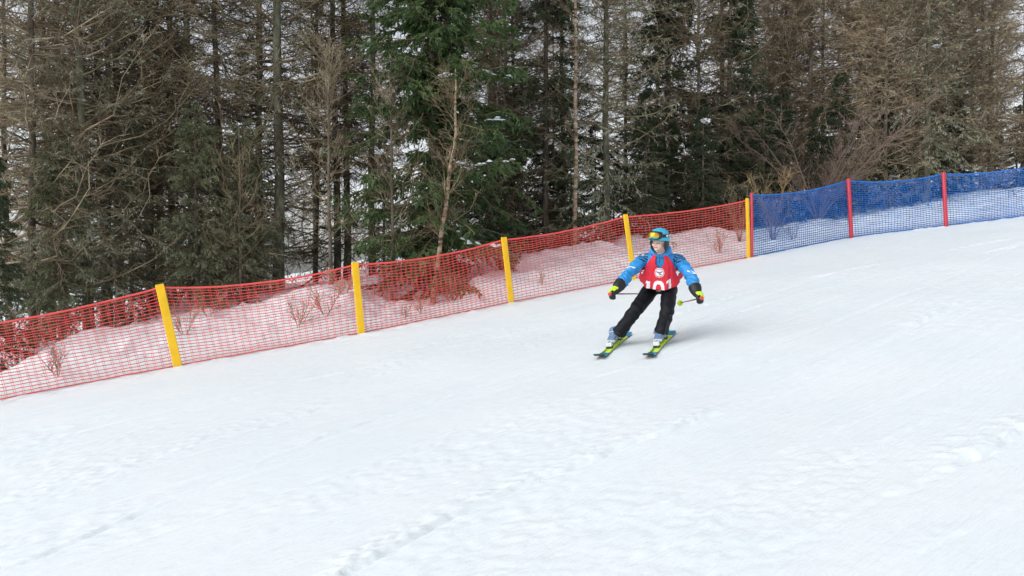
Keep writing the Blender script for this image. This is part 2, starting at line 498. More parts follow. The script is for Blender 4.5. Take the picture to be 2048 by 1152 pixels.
red_fence = empty("safety_net_fence", POSTS[1]['B'])
tag(red_fence, "red safety net strung on flat yellow posts along the edge of the piste", "fence")
blue_fence = empty("safety_net_fence", POSTS[6]['B'])
tag(blue_fence, "blue safety net strung on slim red posts at the upper right of the piste", "fence")
def child_of(o, parent):
    o.parent = parent
    o.location = Vector(o.location) - Vector(parent.location)
yw = [0.125, 0.122, 0.115, 0.112, 0.105, 0.072]
for i, q in enumerate(POSTS):
    ax = Vector(q['T'] - q['B']); L = ax.length
    if q['k'] == 'y':
        V, qq, tt = board(yw[i], 0.035 if i < 5 else 0.05, L + 0.25 + 0.03)
        me = MB().add(V, quads=qq, tris=tt).mesh("post", M['post_yellow'], smooth=False)
        par = red_fence
    else:
        V, qq, tt = rod([0.030, 0.046, 0.044, 0.044][i - 6], L + 0.25 + 0.02)
        me = MB().add(V, quads=qq, tris=tt).mesh("post", M['post_red'])
        par = blue_fence
    o = put("post", me)
    fl = Vector((POSTS[min(i + 1, 9)]['B'] - POSTS[max(i - 1, 0)]['B'])); fl.z = 0
    xax = fl.normalized(); zax = ax.normalized(); yax = zax.cross(xax).normalized(); xax = yax.cross(zax)
    mat = Matrix((xax, yax, zax)).transposed().to_4x4()
    off = -yax * (0.035 if q['k'] == 'y' else 0.045)
    mat.translation = Vector(q['B']) - zax * 0.25 + off
    mat.translation -= Vector(par.location)
    o.parent = par
    o.matrix_basis = mat
    if q['k'] == 'r':
        V, qq, tt = rod(0.012, 0.035, 6)
        k = put("bolt", MB().add(V + np.array([0, 0, L + 0.265]), quads=qq, tris=tt).mesh("bolt", M['dark_cap']))
        k.parent = o
red_p = POSTS[:6]; blue_p = POSTS[6:]
net, rope = fence_net(red_p, "net", M['net_red'], 24, [0.105, 0.105, 0.09, 0.085, 0.085], 0.017, 0.0059, 0.0030,
                      [0.10, 0.11, 0.085, 0.06, 0.05], [1, 1, 1, 0, 0], 1)
o = put("net", net); child_of(o, red_fence)
o2 = put("top_rope", rope); child_of(o2, red_fence)
net, rope = fence_net(blue_p, "net", M['net_blue'], 26, [0.066, 0.066, 0.066], 0.018, 0.0078, 0.0056, [0.10, 0.09, 0.09], [0, 0, 0], 2)
o = put("net", net); child_of(o, blue_fence)
o2 = put("top_rope", rope); child_of(o2, blue_fence)
# ------------------------------------------------------------------ trees
def sprout(rng, P, n, tlo, thi, length, fwd, lat, vert, curve, K=4, jitter=0.25, taper_t=0.5, wig=0.04, flatside=True):
    """n side shoots on each polyline of P (N,K,3) -> (N*n, K, 3), t along the parent, lengths"""
    N, KP, _ = P.shape
    t = rng.uniform(tlo, thi, (N, n))
    f = t * (KP - 1); i = np.clip(f.astype(int), 0, KP - 2); w = (f - i)[..., None]
    ar = np.arange(N)[:, None]
    a, b = P[ar, i], P[ar, i + 1]
    p0 = (a + (b - a) * w).reshape(-1, 3)
    T = unit(b - a).reshape(-1, 3)
    up = np.array([0, 0, 1.0])
    S = np.cross(T, up)
    vertical = np.linalg.norm(S, axis=1) < 0.2
    rv = rng.normal(size=S.shape); rv[:, 2] *= 0.2
    S[vertical] = rv[vertical]
    S = unit(S)
    sg = rng.choice([-1.0, 1.0], len(S))[:, None]
    if not flatside:
        ang = rng.uniform(0, 2 * np.pi, len(S))[:, None]
        U = np.cross(S, T)
        S = S * np.cos(ang) + U * np.sin(ang); sg = 1.0
    D = unit(T * fwd + S * sg * lat + up * vert + rng.normal(size=S.shape) * jitter)
    L = (np.asarray(length(rng, t)) if callable(length) else rng.uniform(*length, t.shape)) * (1 - taper_t * t)
    L = L.reshape(-1)
    k = np.linspace(0, 1, K)
    C = p0[:, None] + D[:, None] * (L[:, None] * k)[..., None]
    C[:, :, 2] += curve * (L[:, None]) * k[None] ** 2
    if wig:
        wn_ = rng.normal(size=C.shape) * wig * L[:, None, None] * k[None, :, None]
        C += wn_
    return C, t.reshape(-1), L

def taper(r0, r1, N, K):
    return np.broadcast_to(np.linspace(1, 0, K)[None] * (r0 - r1)[:, None] + r1 if np.ndim(r0) else np.linspace(r0, r1, K)[None], (N, K))

def make_trunk(rng, H, r0, lean=(0, 0), bend=0.0, K=16, wob=0.05, kink=None):
    t = np.linspace(0, 1, K)
    p = np.zeros((K, 3))
    p[:, 2] = H * t - 0.35 * (t == 0)
    p[:, 0] = lean[0] * H * t + bend * H * np.sin(np.pi * t)
    p[:, 1] = lean[1] * H * t
    w = rng.normal(size=(K, 2)) * wob; w[0] = 0
    p[:, :2] += np.cumsum(w, 0) * 0.35
    r = r0 * (1 - t) ** 0.8 * 0.93 + 0.012
    r[0] *= 1.25
    return p[None], r[None]

def whorl(rng, trunk, H, n, h0, h1, Lf, elev, c1, c2, K=7, az=None, jit=0.06, esd=0.12):
    """n main branches between heights h0 and h1 of a trunk"""
    h = np.sort(rng.uniform(h0, h1, n))
    tz = trunk[0][:, 2]
    base = np.stack([np.interp(h, tz, trunk[0][:, j]) for j in range(3)], 1)
    a = rng.uniform(0, 2 * np.pi, n) if az is None else az(rng, n)
    L = np.array([Lf(rng, x) for x in h / H])
    e = np.array([elev(x) for x in h / H]) + rng.normal(size=n) * esd
    k = np.linspace(0, 1, K)
    hx = np.stack([np.cos(a), np.sin(a)], 1)
    P = np.zeros((n, K, 3))
    P[:, :, :2] = base[:, None, :2] + hx[:, None] * (L[:, None] * k * np.cos(e)[:, None])[..., None]
    P[:, :, 2] = base[:, None, 2] + L[:, None] * (np.sin(e)[:, None] * k + c1 * k ** 2 + c2 * k ** 3)
    P += rng.normal(size=P.shape) * jit * L[:, None, None] * k[None, :, None] * 0.8
    return P, h / H, L

def needle_blades(mb, rng, C, per, ln, wd, hang, m=0, tl=0.1):
    """needle sprays along twigs C (N,K,3)"""
    N, K, _ = C.shape
    t = rng.uniform(tl, 1.0, (N, per)); f = t * (K - 1); i = np.clip(f.astype(int), 0, K - 2); w = (f - i)[..., None]
    ar = np.arange(N)[:, None]
    a, b = C[ar, i], C[ar, i + 1]
    p0 = (a + (b - a) * w).reshape(-1, 3); T = unit(b - a).reshape(-1, 3)
    n = len(p0)
    rv = unit(rng.normal(size=(n, 3)))
    S = unit(np.cross(T, rv))
    D = unit(T * 0.9 + S * rng.uniform(0.3, 0.9, (n, 1)) + np.array([0, 0, -hang]))
    side = unit(np.cross(D, rv + 0.01))
    mb.blades(p0, D, rng.uniform(*ln, n), rng.uniform(*wd, n), side, m)

SPECIES = {}
def larch(seed, H=15, r0=0.09, h0=2.0, n=220, L0=2.3, ntw=12, sub=4, hang=-0.15, up=0.30, tw=(0.25, 0.75), elev0=-0.12, elev1=0.55,
          bark='bark', twig='larch_twig', lean=(0, 0), bend=0.0, dead=14, lichen=0, rt=0.0075, h1=None, vert=0.1, top=None, wob=0.05, deadL=1.4, br=1.0):
    rng = np.random.default_rng(seed)
    tp, tr = make_trunk(rng, H, r0, lean, bend, wob=wob)
    trunk = MB().tubes(tp, tr, 9, cap=False).mesh("trunk", M[bark])
    Lf = lambda rg, x: L0 * (1.02 - x) ** 0.55 * rg.uniform(0.3, 1.25) + 0.15
    P, hh, L = whorl(rng, tp, H, n, h0, (h1 or H * 0.97), Lf, lambda x: elev0 + (elev1 - elev0) * x, -0.18, up * 0.9, esd=0.24, jit=0.038)
    mb = MB()
    mb.tubes(P, taper((0.010 + 0.0065 * L) * br, 0.004 * br, n, P.shape[1]), 4)
    C, t, l2 = sprout(rng, P, ntw, 0.15, 1.0, tw, 0.75, 0.75, vert, hang, 3, 0.3, 0.35, 0.07)
    mb.tubes(C, taper(rt, 0.0032, len(C), 3), 3)
    if sub:
        D, t, l3 = sprout(rng, C, sub, 0.2, 1.0, (0.10, 0.30), 0.8, 0.7, 0.12, hang, 2, 0.35, 0.3, 0.0, flatside=False)
        mb.tubes(D, taper(rt * 0.7, 0.0028, len(D), 2), 3)
    if dead:
        P2, h2, L2 = whorl(rng, tp, H, dead, 0.5, max(h0, 1.2) + 1.5, lambda rg, x: rg.uniform(0.4, deadL), lambda x: -0.2, -0.45, 0.1)
        mb.tubes(P2, taper(0.014, 0.005, dead, P2.shape[1]), 4)
        C2, _, _ = sprout(rng, P2, 7, 0.2, 1.0, (0.2, 0.5), 0.7, 0.7, -0.15, -0.25, 3, 0.35, 0.3, 0.08)
        mb.tubes(C2, taper(0.006, 0.003, len(C2), 3), 3)
    parts = {"trunk": trunk, "branches": mb.mesh("branches", M[twig])}
    if lichen:
        lb = MB()
        src = np.concatenate([C] + ([C2] if dead and C2.shape[1] == C.shape[1] else []))
        low = src[src[:, 0, 2] < H * 0.55]
        needle_blades(lb, rng, low, lichen, (0.04, 0.13), (0.015, 0.035), 0.7, 0)
        if dead: needle_blades(lb, rng, P2, lichen * 8, (0.05, 0.16), (0.015, 0.04), 0.9, 0)
        parts["lichen"] = lb.mesh("lichen", M['lichen'])
    return parts

def spruce(seed, H=15, r0=0.11, h0=0.4, n=170, L0=2.3, ntw=16, per=16, droop=-0.35, hang=0.35, mat='needle_dark', ln=(0.07, 0.16), wd=(0.022, 0.042),
           lichen=0, bark='bark', twl=(0.35, 0.85), shape=0.8, Lmin=0.25, snow=0, twig='grey_twig', subtw=0, inner=0):
    rng = np.random.default_rng(seed)
    tp, tr = make_trunk(rng, H, r0, wob=0.02)
    trunk = MB().tubes(tp, tr, 9).mesh("trunk", M[bark])
    Lf = lambda rg, x: L0 * (1.0 - x) ** shape * rg.uniform(0.7, 1.12) + Lmin
    P, hh, L = whorl(rng, tp, H, n, h0, H * 0.99, Lf, lambda x: -0.25 + 0.75 * x, droop, -droop * 0.75, K=7, jit=0.03)
    if inner:     # short shoots that close the crown round the stem
        P2, _, L2 = whorl(rng, tp, H, inner, h0, H * 0.95, lambda rg, x: rg.uniform(0.35, 0.95), lambda x: 0.05, droop, -droop * 0.75, K=7, jit=0.05, esd=0.3)
        P = np.concatenate([P, P2]); L = np.concatenate([L, L2]); n = len(P)
    mb = MB()
    mb.tubes(P, taper(0.012 + 0.006 * L, 0.004, n, 7), 4)
    C, t, l2 = sprout(rng, P, ntw, 0.12, 1.0, lambda rg, tt: rg.uniform(*twl, tt.shape) * (0.45 + 0.22 * L[:, None]), 0.8, 0.75, -0.12, -hang, 3, 0.2, 0.55, 0.04)
    mb.tubes(C, taper(0.005, 0.0025, len(C), 3), 3)
    nb = MB()
    needle_blades(nb, rng, C, per, ln, wd, 0.25)
    needle_blades(nb, rng, P, per * 2, ln, wd, 0.15, 0, 0.25)
    if subtw:
        C2, _, _ = sprout(rng, C, subtw, 0.2, 0.9, (0.12, 0.30), 0.6, 0.6, -0.5, -0.5, 3, 0.3, 0.2, 0.05)
        needle_blades(nb, rng, C2, max(3, per // 2), ln, wd, 0.3)
    parts = {"trunk": trunk, "branches": mb.mesh("branches", M[twig]), "needles": nb.mesh("needles", M[mat])}
    if lichen:
        lb = MB()
        low = C[C[:, 0, 2] < H * 0.6]
        needle_blades(lb, rng, low, lichen, (0.04, 0.13), (0.014, 0.034), 0.7)
        parts["lichen"] = lb.mesh("lichen", M['lichen'])
    parts["_branches"] = P
    return parts

def snow_clumps(rng, P, sel, per, r=(0.04, 0.09)):
    """lumps of snow lying on top of branches P"""
    mb = MB()
    a6 = np.arange(7) * 2 * np.pi / 7
    for i in sel:
        pl = P[i]; T = unit(pl[-1] - pl[0]); S = unit(np.cross(T, [0, 0, 1.0]))
        for _ in range(per):
            t = rng.uniform(0.35, 0.98); k = t * (len(pl) - 1); j = min(int(k), len(pl) - 2)
            c = pl[j] + (pl[j + 1] - pl[j]) * (k - j) + S * rng.normal() * 0.10 + np.array([0, 0, 0.02])
            w = rng.uniform(*r); l = w * rng.uniform(1.2, 2.6)
            v = []
            for ring, (rr, zz) in enumerate(((1.0, -0.15), (0.85, 0.25), (0.4, 0.5))):
                q = rr * (1 + 0.25 * rng.normal(size=7))
                v.append(c + T * (np.cos(a6) * l * q)[:, None] + S * (np.sin(a6) * w * q)[:, None] + np.array([0, 0, 1.0]) * (zz * w))
            v = np.concatenate(v + [c[None] + np.array([[0, 0, w * 0.55]])])
            qd = [(g * 7 + x, g * 7 + (x + 1) % 7, g * 7 + 7 + (x + 1) % 7, g * 7 + 7 + x) for g in range(2) for x in range(7)]
            mb.add(v, quads=qd, tris=[(14 + x, 14 + (x + 1) % 7, 21) for x in range(7)])
    return mb.mesh("snow_clumps", M['snow_cap'])

def birch(seed, H=9, r0=0.06, lean=(0, 0), bend=0.0, n=46, L0=1.6, h0=1.5, twig='grey_twig', bark='birch_bark', sub=3, ntw=9, tw=(0.2, 0.6), wob=0.05):
    rng = np.random.default_rng(seed)
    tp, tr = make_trunk(rng, H, r0, lean, bend, wob=wob)
    trunk = MB().tubes(tp, tr, 9).mesh("trunk", M[bark])
    P, hh, L = whorl(rng, tp, H, n, h0, H * 0.98, lambda rg, x: L0 * (1.05 - x) ** 0.5 * rg.uniform(0.5, 1.1), lambda x: 0.65, 0.12, -0.05)
    mb = MB()
    mb.tubes(P, taper(0.006 + 0.006 * L, 0.003, n, P.shape[1]), 4)
    C, t, l2 = sprout(rng, P, ntw, 0.15, 1.0, tw, 0.9, 0.55, 0.1, -0.05, 4, 0.3, 0.3, 0.07, flatside=False)
    mb.tubes(C, taper(0.0055, 0.0025, len(C), 4), 3)
    D, t, l3 = sprout(rng, C, sub, 0.2, 1.0, (0.10, 0.28), 0.9, 0.6, 0.05, -0.1, 3, 0.3, 0.3, 0.08, flatside=False)
    mb.tubes(D, taper(0.0035, 0.002, len(D), 3), 3)
    return {"trunk": trunk, "branches": mb.mesh("branches", M[twig])}

def shrub(seed, H=1.8, stems=7, spread=0.45, twig='tan_twig', ntw=10, sub=4, tw=(0.25, 0.7), r0=0.014, curve=0.1, lat=0.6, vert=0.35):
    rng = np.random.default_rng(seed)
    K = 7; k = np.linspace(0, 1, K)
    a = rng.uniform(0, 2 * np.pi, stems); l = H * rng.uniform(0.55, 1.05, stems); s = spread * rng.uniform(0.3, 1.1, stems)
    P = np.zeros((stems, K, 3))
    P[:, :, 0] = np.cos(a)[:, None] * (l * s)[:, None] * k ** 1.2
    P[:, :, 1] = np.sin(a)[:, None] * (l * s)[:, None] * k ** 1.2
    P[:, :, 2] = l[:, None] * (k * (1 - curve * s[:, None] * k)) - 0.12 * (1 - k)
    P += rng.normal(size=P.shape) * 0.02 * H * k[None, :, None]
    st = MB().tubes(P, taper(r0, r0 * 0.3, stems, K), 5).mesh("stem", M[twig])
    C, t, _ = sprout(rng, P, ntw, 0.2, 1.0, tw, 0.9, lat, vert, 0.1, 4, 0.3, 0.4, 0.06, flatside=False)
    mb = MB().tubes(C, taper(0.0065, 0.003, len(C), 4), 3)
    D, t, _ = sprout(rng, C, sub, 0.2, 1.0, (0.10, 0.30), 0.9, 0.6, 0.15, 0.1, 3, 0.3, 0.3, 0.06, flatside=False)
    mb.tubes(D, taper(0.0042, 0.0022, len(D), 3), 3)
    return {"stem": st, "twigs": mb.mesh("twigs", M[twig])}

def place(name, parts, x, y, rz=0.0, sc=1.0, label=None, cat="tree", group=None, sink=0.0):
    """a copy of a tree with copies of its parts, standing on the snow"""
    z = float(ground_z(np.array([x]), np.array([y]))[0]) - sink
    e = empty(name, (x, y, z), rz)
    e.scale = (sc, sc, sc)
    tag(e, label, cat, group)
    for pn, me in parts.items():
        if pn[0] == '_': continue
        put(pn, me, e)
    return e

def spot(px, s):
    """ground position seen at column px of the frame, s metres behind the fence"""
    u = (px - 1024) / FPX
    d = 5.0
    for _ in range(60):
        f = behind(np.array(u * d), np.array(d)) - s
        d -= float(f) * 0.5
    return u * d, d
# variants, built once and shared
V = {}
V['larchA'] = larch(11, H=13, r0=0.070, h0=0.9, n=180, L0=2.7, up=0.6)
V['larchB'] = larch(12, H=14, r0=0.080, h0=1.0, n=180, L0=2.8, hang=-0.35, up=0.45, vert=-0.1, elev0=-0.2)
V['larchC'] = larch(13, H=11.5, r0=0.060, h0=0.35, n=200, L0=2.3, up=0.5, hang=-0.25, vert=0.0, sub=4)
V['larch_thin'] = larch(14, H=14, r0=0.09, h0=3.0, n=170, L0=1.7, dead=40, deadL=1.3, bark='mossy_bark', twig='grey_twig')
V['larch_lichen'] = larch(15, H=13, r0=0.10, h0=1.6, n=190, L0=2.3, ntw=11, sub=3, bark='mossy_bark', twig='grey_twig', lichen=6, dead=34, deadL=2.6)
V['larch_big'] = larch(16, H=15, r0=0.125, h0=3.6, n=180, L0=2.4, ntw=10, bark='mossy_bark', twig='grey_twig', dead=30, lichen=2, deadL=1.6)
V['spruceA'] = spruce(21, H=13, L0=2.1)
V['spruceB'] = spruce(22, H=9.5, L0=2.0, n=150, droop=-0.5, hang=0.5)
V['spruce_grey'] = spruce(23, H=12, L0=1.9, n=160, per=11, mat='needle_grey', lichen=3, hang=0.45, shape=0.6, twig='larch_twig')
V['spruce_grey2'] = spruce(24, H=8.5, L0=1.7, n=150, per=11, mat='needle_grey', lichen=4, hang=0.6, shape=0.55)
V['spruce_snowy'] = dict(V['spruceB'])
Ps = V['spruceB']['_branches']
V['spruce_snowy']['snow_clumps'] = snow_clumps(np.random.default_rng(4), Ps, [i for i in range(0, len(Ps), 3) if Ps[i, 0, 2] < 3.2], 4, (0.03, 0.07))
V['birchB'] = birch(32, H=12, r0=0.055, n=60, L0=1.5, h0=2.5)
V['saplingA'] = larch(41, H=5.0, r0=0.032, h0=0.8, n=70, L0=1.0, ntw=6, sub=1, up=0.9, hang=0.1, elev0=0.15, elev1=0.6, twig='larch_twig', dead=0, rt=0.005, tw=(0.15, 0.4), vert=0.2, wob=0.03, br=0.55)
V['saplingB'] = larch(42, H=4.0, r0=0.03, h0=0.5, n=64, L0=1.0, ntw=6, sub=1, up=0.9, hang=0.1, elev0=0.1, elev1=0.6, twig='grey_twig', dead=0, rt=0.005, tw=(0.15, 0.4), vert=0.2, wob=0.03, br=0.55)
V['shrub_tan'] = shrub(51, H=1.9, stems=9, spread=0.5)
V['shrub_grey'] = shrub(52, H=2.6, stems=9, spread=0.5, twig='grey_twig', ntw=12)
V['shrub_purple'] = shrub(53, H=3.3, stems=14, spread=1.0, twig='purple_twig', ntw=26, sub=7, tw=(0.3, 1.0), r0=0.02, lat=0.9, vert=0.1)
V['twigs'] = shrub(54, H=0.8, stems=4, spread=0.8, twig='larch_twig', ntw=7, sub=3, tw=(0.12, 0.35), r0=0.008)

rg = np.random.default_rng(77)
# ---- trees of the forest edge, one by one
FRONT = [
 # variant, name, column, metres behind the net, scale, turn, label
 ('spruce_snowy', 'spruce_tree', -20, 2.4, 0.40, 0.5, "low green spruce at the left edge with snow patches, right behind the red net"),
 ('larchA', 'larch_tree', 62, 4.6, 1.0, 1.0, "bare larch with pale flaky trunk nearest the left edge"),
 ('larch_lichen', 'larch_tree', 175, 5.0, 0.95, 2.2, "lichen-grey larch, second front tree from the left edge"),
 ('spruce_grey2', 'spruce_tree', 120, 4.4, 0.48, 3.0, "grey-green lichen-hung spruce low behind the left end of the red net"),
 ('spruce_grey', 'spruce_tree', 262, 5.6, 0.38, 0.4, "tall grey-green spruce left of the leftmost visible yellow post"),
 ('larch_thin', 'larch_tree', 300, 7.5, 1.1, 1.4, "dark straight larch trunk rising above the leftmost visible yellow post"),
 ('larch_thin', 'larch_tree', 384, 7.0, 1.05, 4.0, "dark straight larch just right of the leftmost visible yellow post"),
 ('spruce_grey2', 'spruce_tree', 395, 5.0, 0.50, 5.0, "drooping grey-green spruce between the two leftmost visible yellow posts"),
 ('saplingB', 'larch_sapling', 480, 4.6, 0.95, 2.0, "young bare larch sapling in front of the grey-green spruces at left"),
 ('spruce_grey2', 'spruce_tree', 490, 5.0, 0.47, 1.0, "shaggy lichen-hung spruce beside the thick pale-patched larch trunk"),
 ('larch_big', 'larch_tree', 556, 5.6, 1.0, 0.2, "thick larch with pale lichen patches on its trunk, left of the second yellow post"),
 ('saplingA', 'larch_sapling', 662, 3.4, 1.0, 0.0, "slender tan larch sapling standing behind the second yellow post"),
 ('larch_thin', 'larch_tree', 672, 8.5, 1.1, 3.0, "dark larch with ragged branches behind the slender tan sapling"),
 ('saplingA', 'larch_sapling', 784, 2.8, 0.95, 2.5, "slim larch sapling with upswept twigs left of the leaning birch"),
 ('larchB', 'larch_tree', 985, 7.0, 1.0, 1.1, "bushy brown larch to the right of the big green spruce"),
 ('spruceA', 'spruce_tree', 1092, 5.4, 0.80, 0.7, "dark narrow spruce behind the brown larches at centre"),
 ('larchC', 'larch_tree', 1030, 6.6, 0.95, 3.9, "drooping brown larch above the middle of the red net"),
 ('birchB', 'birch_tree', 1150, 4.2, 0.95, 0.6, "thin straight birch left of the fourth yellow post"),
 ('larch_lichen', 'larch_tree', 1212, 4.6, 0.95, 0.3, "mossy larch with whitish lichen boughs above the skier"),
 ('spruceB', 'spruce_tree', 1330, 7.2, 1.0, 0.1, "dark spruce behind the lichen boughs, above and right of the skier"),
 ('larchC', 'larch_tree', 1390, 6.0, 1.0, 5.1, "reddish-brown bare larch above the right end of the red net"),
 ('spruceB', 'spruce_tree', 1455, 6.0, 0.9, 2.1, "dark spruce behind the join of red and blue nets"),
 ('shrub_tan', 'bare_shrub', 1545, 2.6, 1.0, 0.4, "straw-coloured bare shrub behind the first bay of the blue net"),
 ('shrub_grey', 'bare_shrub', 1478, 2.4, 0.62, 1.9, "sparse grey shrub beside the last yellow post"),
 ('shrub_purple', 'bare_shrub', 1635, 3.6, 1.0, 1.0, "purplish-brown alder shrub behind the blue net, left of its second post"),
 ('larchA', 'larch_tree', 1560, 7.5, 1.0, 0.8, "tall brown larch above the straw-coloured shrub"),
 ('birchB', 'birch_tree', 1728, 6.6, 1.15, 2.0, "pale birch trunk high above the second red post"),
 ('larch_lichen', 'larch_tree', 1850, 5.0, 0.95, 1.9, "grey lichen-covered larch above the third red post"),
 ('larchC', 'larch_tree', 1770, 5.2, 0.95, 2.9, "brown larch between the second and third red posts"),
 ('larchB', 'larch_tree', 1975, 5.6, 0.95, 3.4, "bare larch nearest the right edge of the picture"),
]
for var, nm, px, s, sc, rz, lab in FRONT:
    x, y = spot(px, s)
    place(nm, V[var], x, y, rz, sc, lab, 'shrub' if 'shrub' in nm else 'tree', "trees and shrubs along the forest edge")

# the big green spruce, with snow on its right hand boughs
x, y = spot(866, 3.6)
big = spruce(61, H=15, r0=0.10, inner=190, n=290, L0=2.25, ntw=18, per=17, ln=(0.07, 0.17), wd=(0.025, 0.043), mat='needle', h0=0.25, droop=-0.4, hang=0.4, shape=0.75)
Pb = big['_branches']
sel = [i for i in range(len(Pb)) if Pb[i, -1, 0] > 0.3 and Pb[i, -1, 1] < 0.9 and 1.2 < Pb[i, 0, 2] < 5.5]
big['snow_clumps'] = snow_clumps(rg, Pb, sel[::3], 9, (0.03, 0.065))
place('spruce_tree', big, x, y, 0.0, 1.0, "big bright green spruce with clumps of snow on its right boughs", 'tree', "trees and shrubs along the forest edge")
x, y = spot(862, 2.2)
lean_b = birch(62, H=4.7, r0=0.045, lean=(0.11, 0.02), bend=0.03, n=44, L0=1.3, h0=1.0, twig='grey_twig', ntw=7, sub=2)
place('birch_tree', lean_b, x, y, 0.0, 1.0, "leaning young birch with peeling bark in front of the big green spruce", 'tree', "trees and shrubs along the forest edge")

# ---- twigs and boughs sticking out of the snow behind the net
TW = [(112, 0.9, 0.75, "small bare twigs in the snow behind the left end of the red net"),
      (368, 1.6, 0.8, "bare twigs in the snow just right of the leftmost yellow post"),
      (415, 2.2, 0.7, "wispy bare twigs a little farther right of the leftmost yellow post"),
      (596, 1.2, 0.85, "bent bare twigs in the snow left of the second yellow post"),
      (650, 1.5, 1.0, "tangled bare twigs in the snow close to the second yellow post"),
      (690, 2.2, 0.8, "thin twigs touching the second yellow post from behind"),
      (808, 0.8, 0.45, "tiny twig tuft in the snow right of the second yellow post"),
      (842, 0.9, 0.5, "short dead twigs in the snow below the leaning birch"),
      (905, 1.5, 0.9, "bare brush in the dark hollow under the big green spruce"),
      (1085, 1.0, 0.40, "lone twig lying in the snow right of the third yellow post"),
      (1440, 1.3, 0.85, "bare twigs behind the red net left of the last yellow post"),
      (1585, 1.6, 0.7, "withered tuft in the snow behind the first bay of blue net")]
for px, s_, sc, lab in TW:
    x, y = spot(px, s_)
    place('bare_twigs', V['twigs'], x, y, rg.uniform(0, 6.28), sc, lab, 'twigs', "twigs in the snow behind the net")

# needles, bark and bits of twig lying on the drifts
nl = 900
lx = rg.uniform(-9, 13, nl); ly = fence_y(lx) + 0.5 + 6.5 * rg.random(nl) ** 0.8
lz = ground_z(lx, ly) + 0.012
la = rg.uniform(0, 6.28, nl)
LD = np.stack([np.cos(la), np.sin(la), rg.uniform(-0.05, 0.25, nl)], 1); LS = np.stack([-np.sin(la), np.cos(la), np.zeros(nl)], 1)
lit = MB().blades(np.stack([lx, ly, lz], 1), LD, rg.uniform(0.03, 0.16, nl), rg.uniform(0.008, 0.02, nl), LS).build("forest_litter", M['grey_twig'])
tag(lit, "scattered bark, needles and bits of twig on the snow behind the net", "litter", kind="stuff")

# ---- the forest behind
KINDS = {'larchA': ("bare brown larch deep in the forest", 'larch_tree'), 'larchB': ("bare brown larch deep in the forest", 'larch_tree'),
         'larchC': ("bare brown larch deep in the forest", 'larch_tree'), 'larch_thin': ("dark straight larch deep in the forest", 'larch_tree'),
         'spruceA': ("tall dark spruce deep in the forest", 'spruce_tree'), 'spruceB': ("low dark spruce in the understorey", 'spruce_tree'),
         'spruce_grey2': ("low grey-green spruce in the understorey", 'spruce_tree')}
def where(px):
    for lim, w_ in ((320, "left of the leftmost yellow post"), (709, "between the two leftmost yellow posts"), (1006, "between the second and third yellow posts"),
                    (1249, "between the third and fourth yellow posts"), (1492, "above the last bay of red net"), (1694, "above the first bay of blue net"),
                    (1885, "above the second bay of blue net")):
        if px < lim: return w_
    return "above the right end of the blue net"
placed = []
def back_tree(k, px, s_, sc):
    x, y = spot(px, s_)
    placed.append((x, y))
    kd, nm = KINDS[k]
    lab = kd + ", " + where(px)
    place(nm, V[k], x, y, rg.uniform(0, 6.28), sc, lab, 'tree', lab)
for k, px, s_, sc in (('larchC', 15, 6.4, 1.0), ('larchA', 215, 6.6, 1.0), ('larchC', 300, 9.0, 1.1), ('larchB', 438, 7.0, 1.0), ('larchA', 515, 8.0, 1.05),
                      ('larchC', 630, 9.5, 1.1), ('larch_thin', 96, 6.2, 1.0), ('larch_thin', 122, 8.2, 1.1), ('larch_thin', 207, 6.9, 1.05), ('larch_thin', 238, 8.6, 1.1), ('larch_thin', 322, 9.6, 1.1), ('larch_thin', 347, 8.2, 1.0), ('larch_thin', 523, 7.0, 1.0), ('larch_thin', 692, 9.2, 1.1), ('larch_thin', 746, 7.6, 1.0), ('larch_thin', 980, 8.6, 1.05), ('larch_thin', 1124, 9.0, 1.0), ('larchC', 1015, 6.2, 1.0), ('larchB', 1440, 7.2, 1.0), ('larchC', 1500, 8.0, 1.1), ('larchB', 1615, 6.8, 1.0), ('larchC', 1685, 7.6, 1.1),
                      ('larchA', 1800, 7.4, 1.0), ('larchC', 1568, 7.0, 1.05), ('larchC', 1720, 6.6, 1.0), ('larchB', 1828, 6.2, 0.9), ('larchC', 1958, 5.4, 0.9), ('larchC', 1880, 8.4, 1.2), ('larchC', 1905, 6.6, 1.05), ('larchA', 1940, 8.8, 1.05), ('larchB', 2040, 6.6, 1.0)):
    back_tree(k, px, s_, sc)
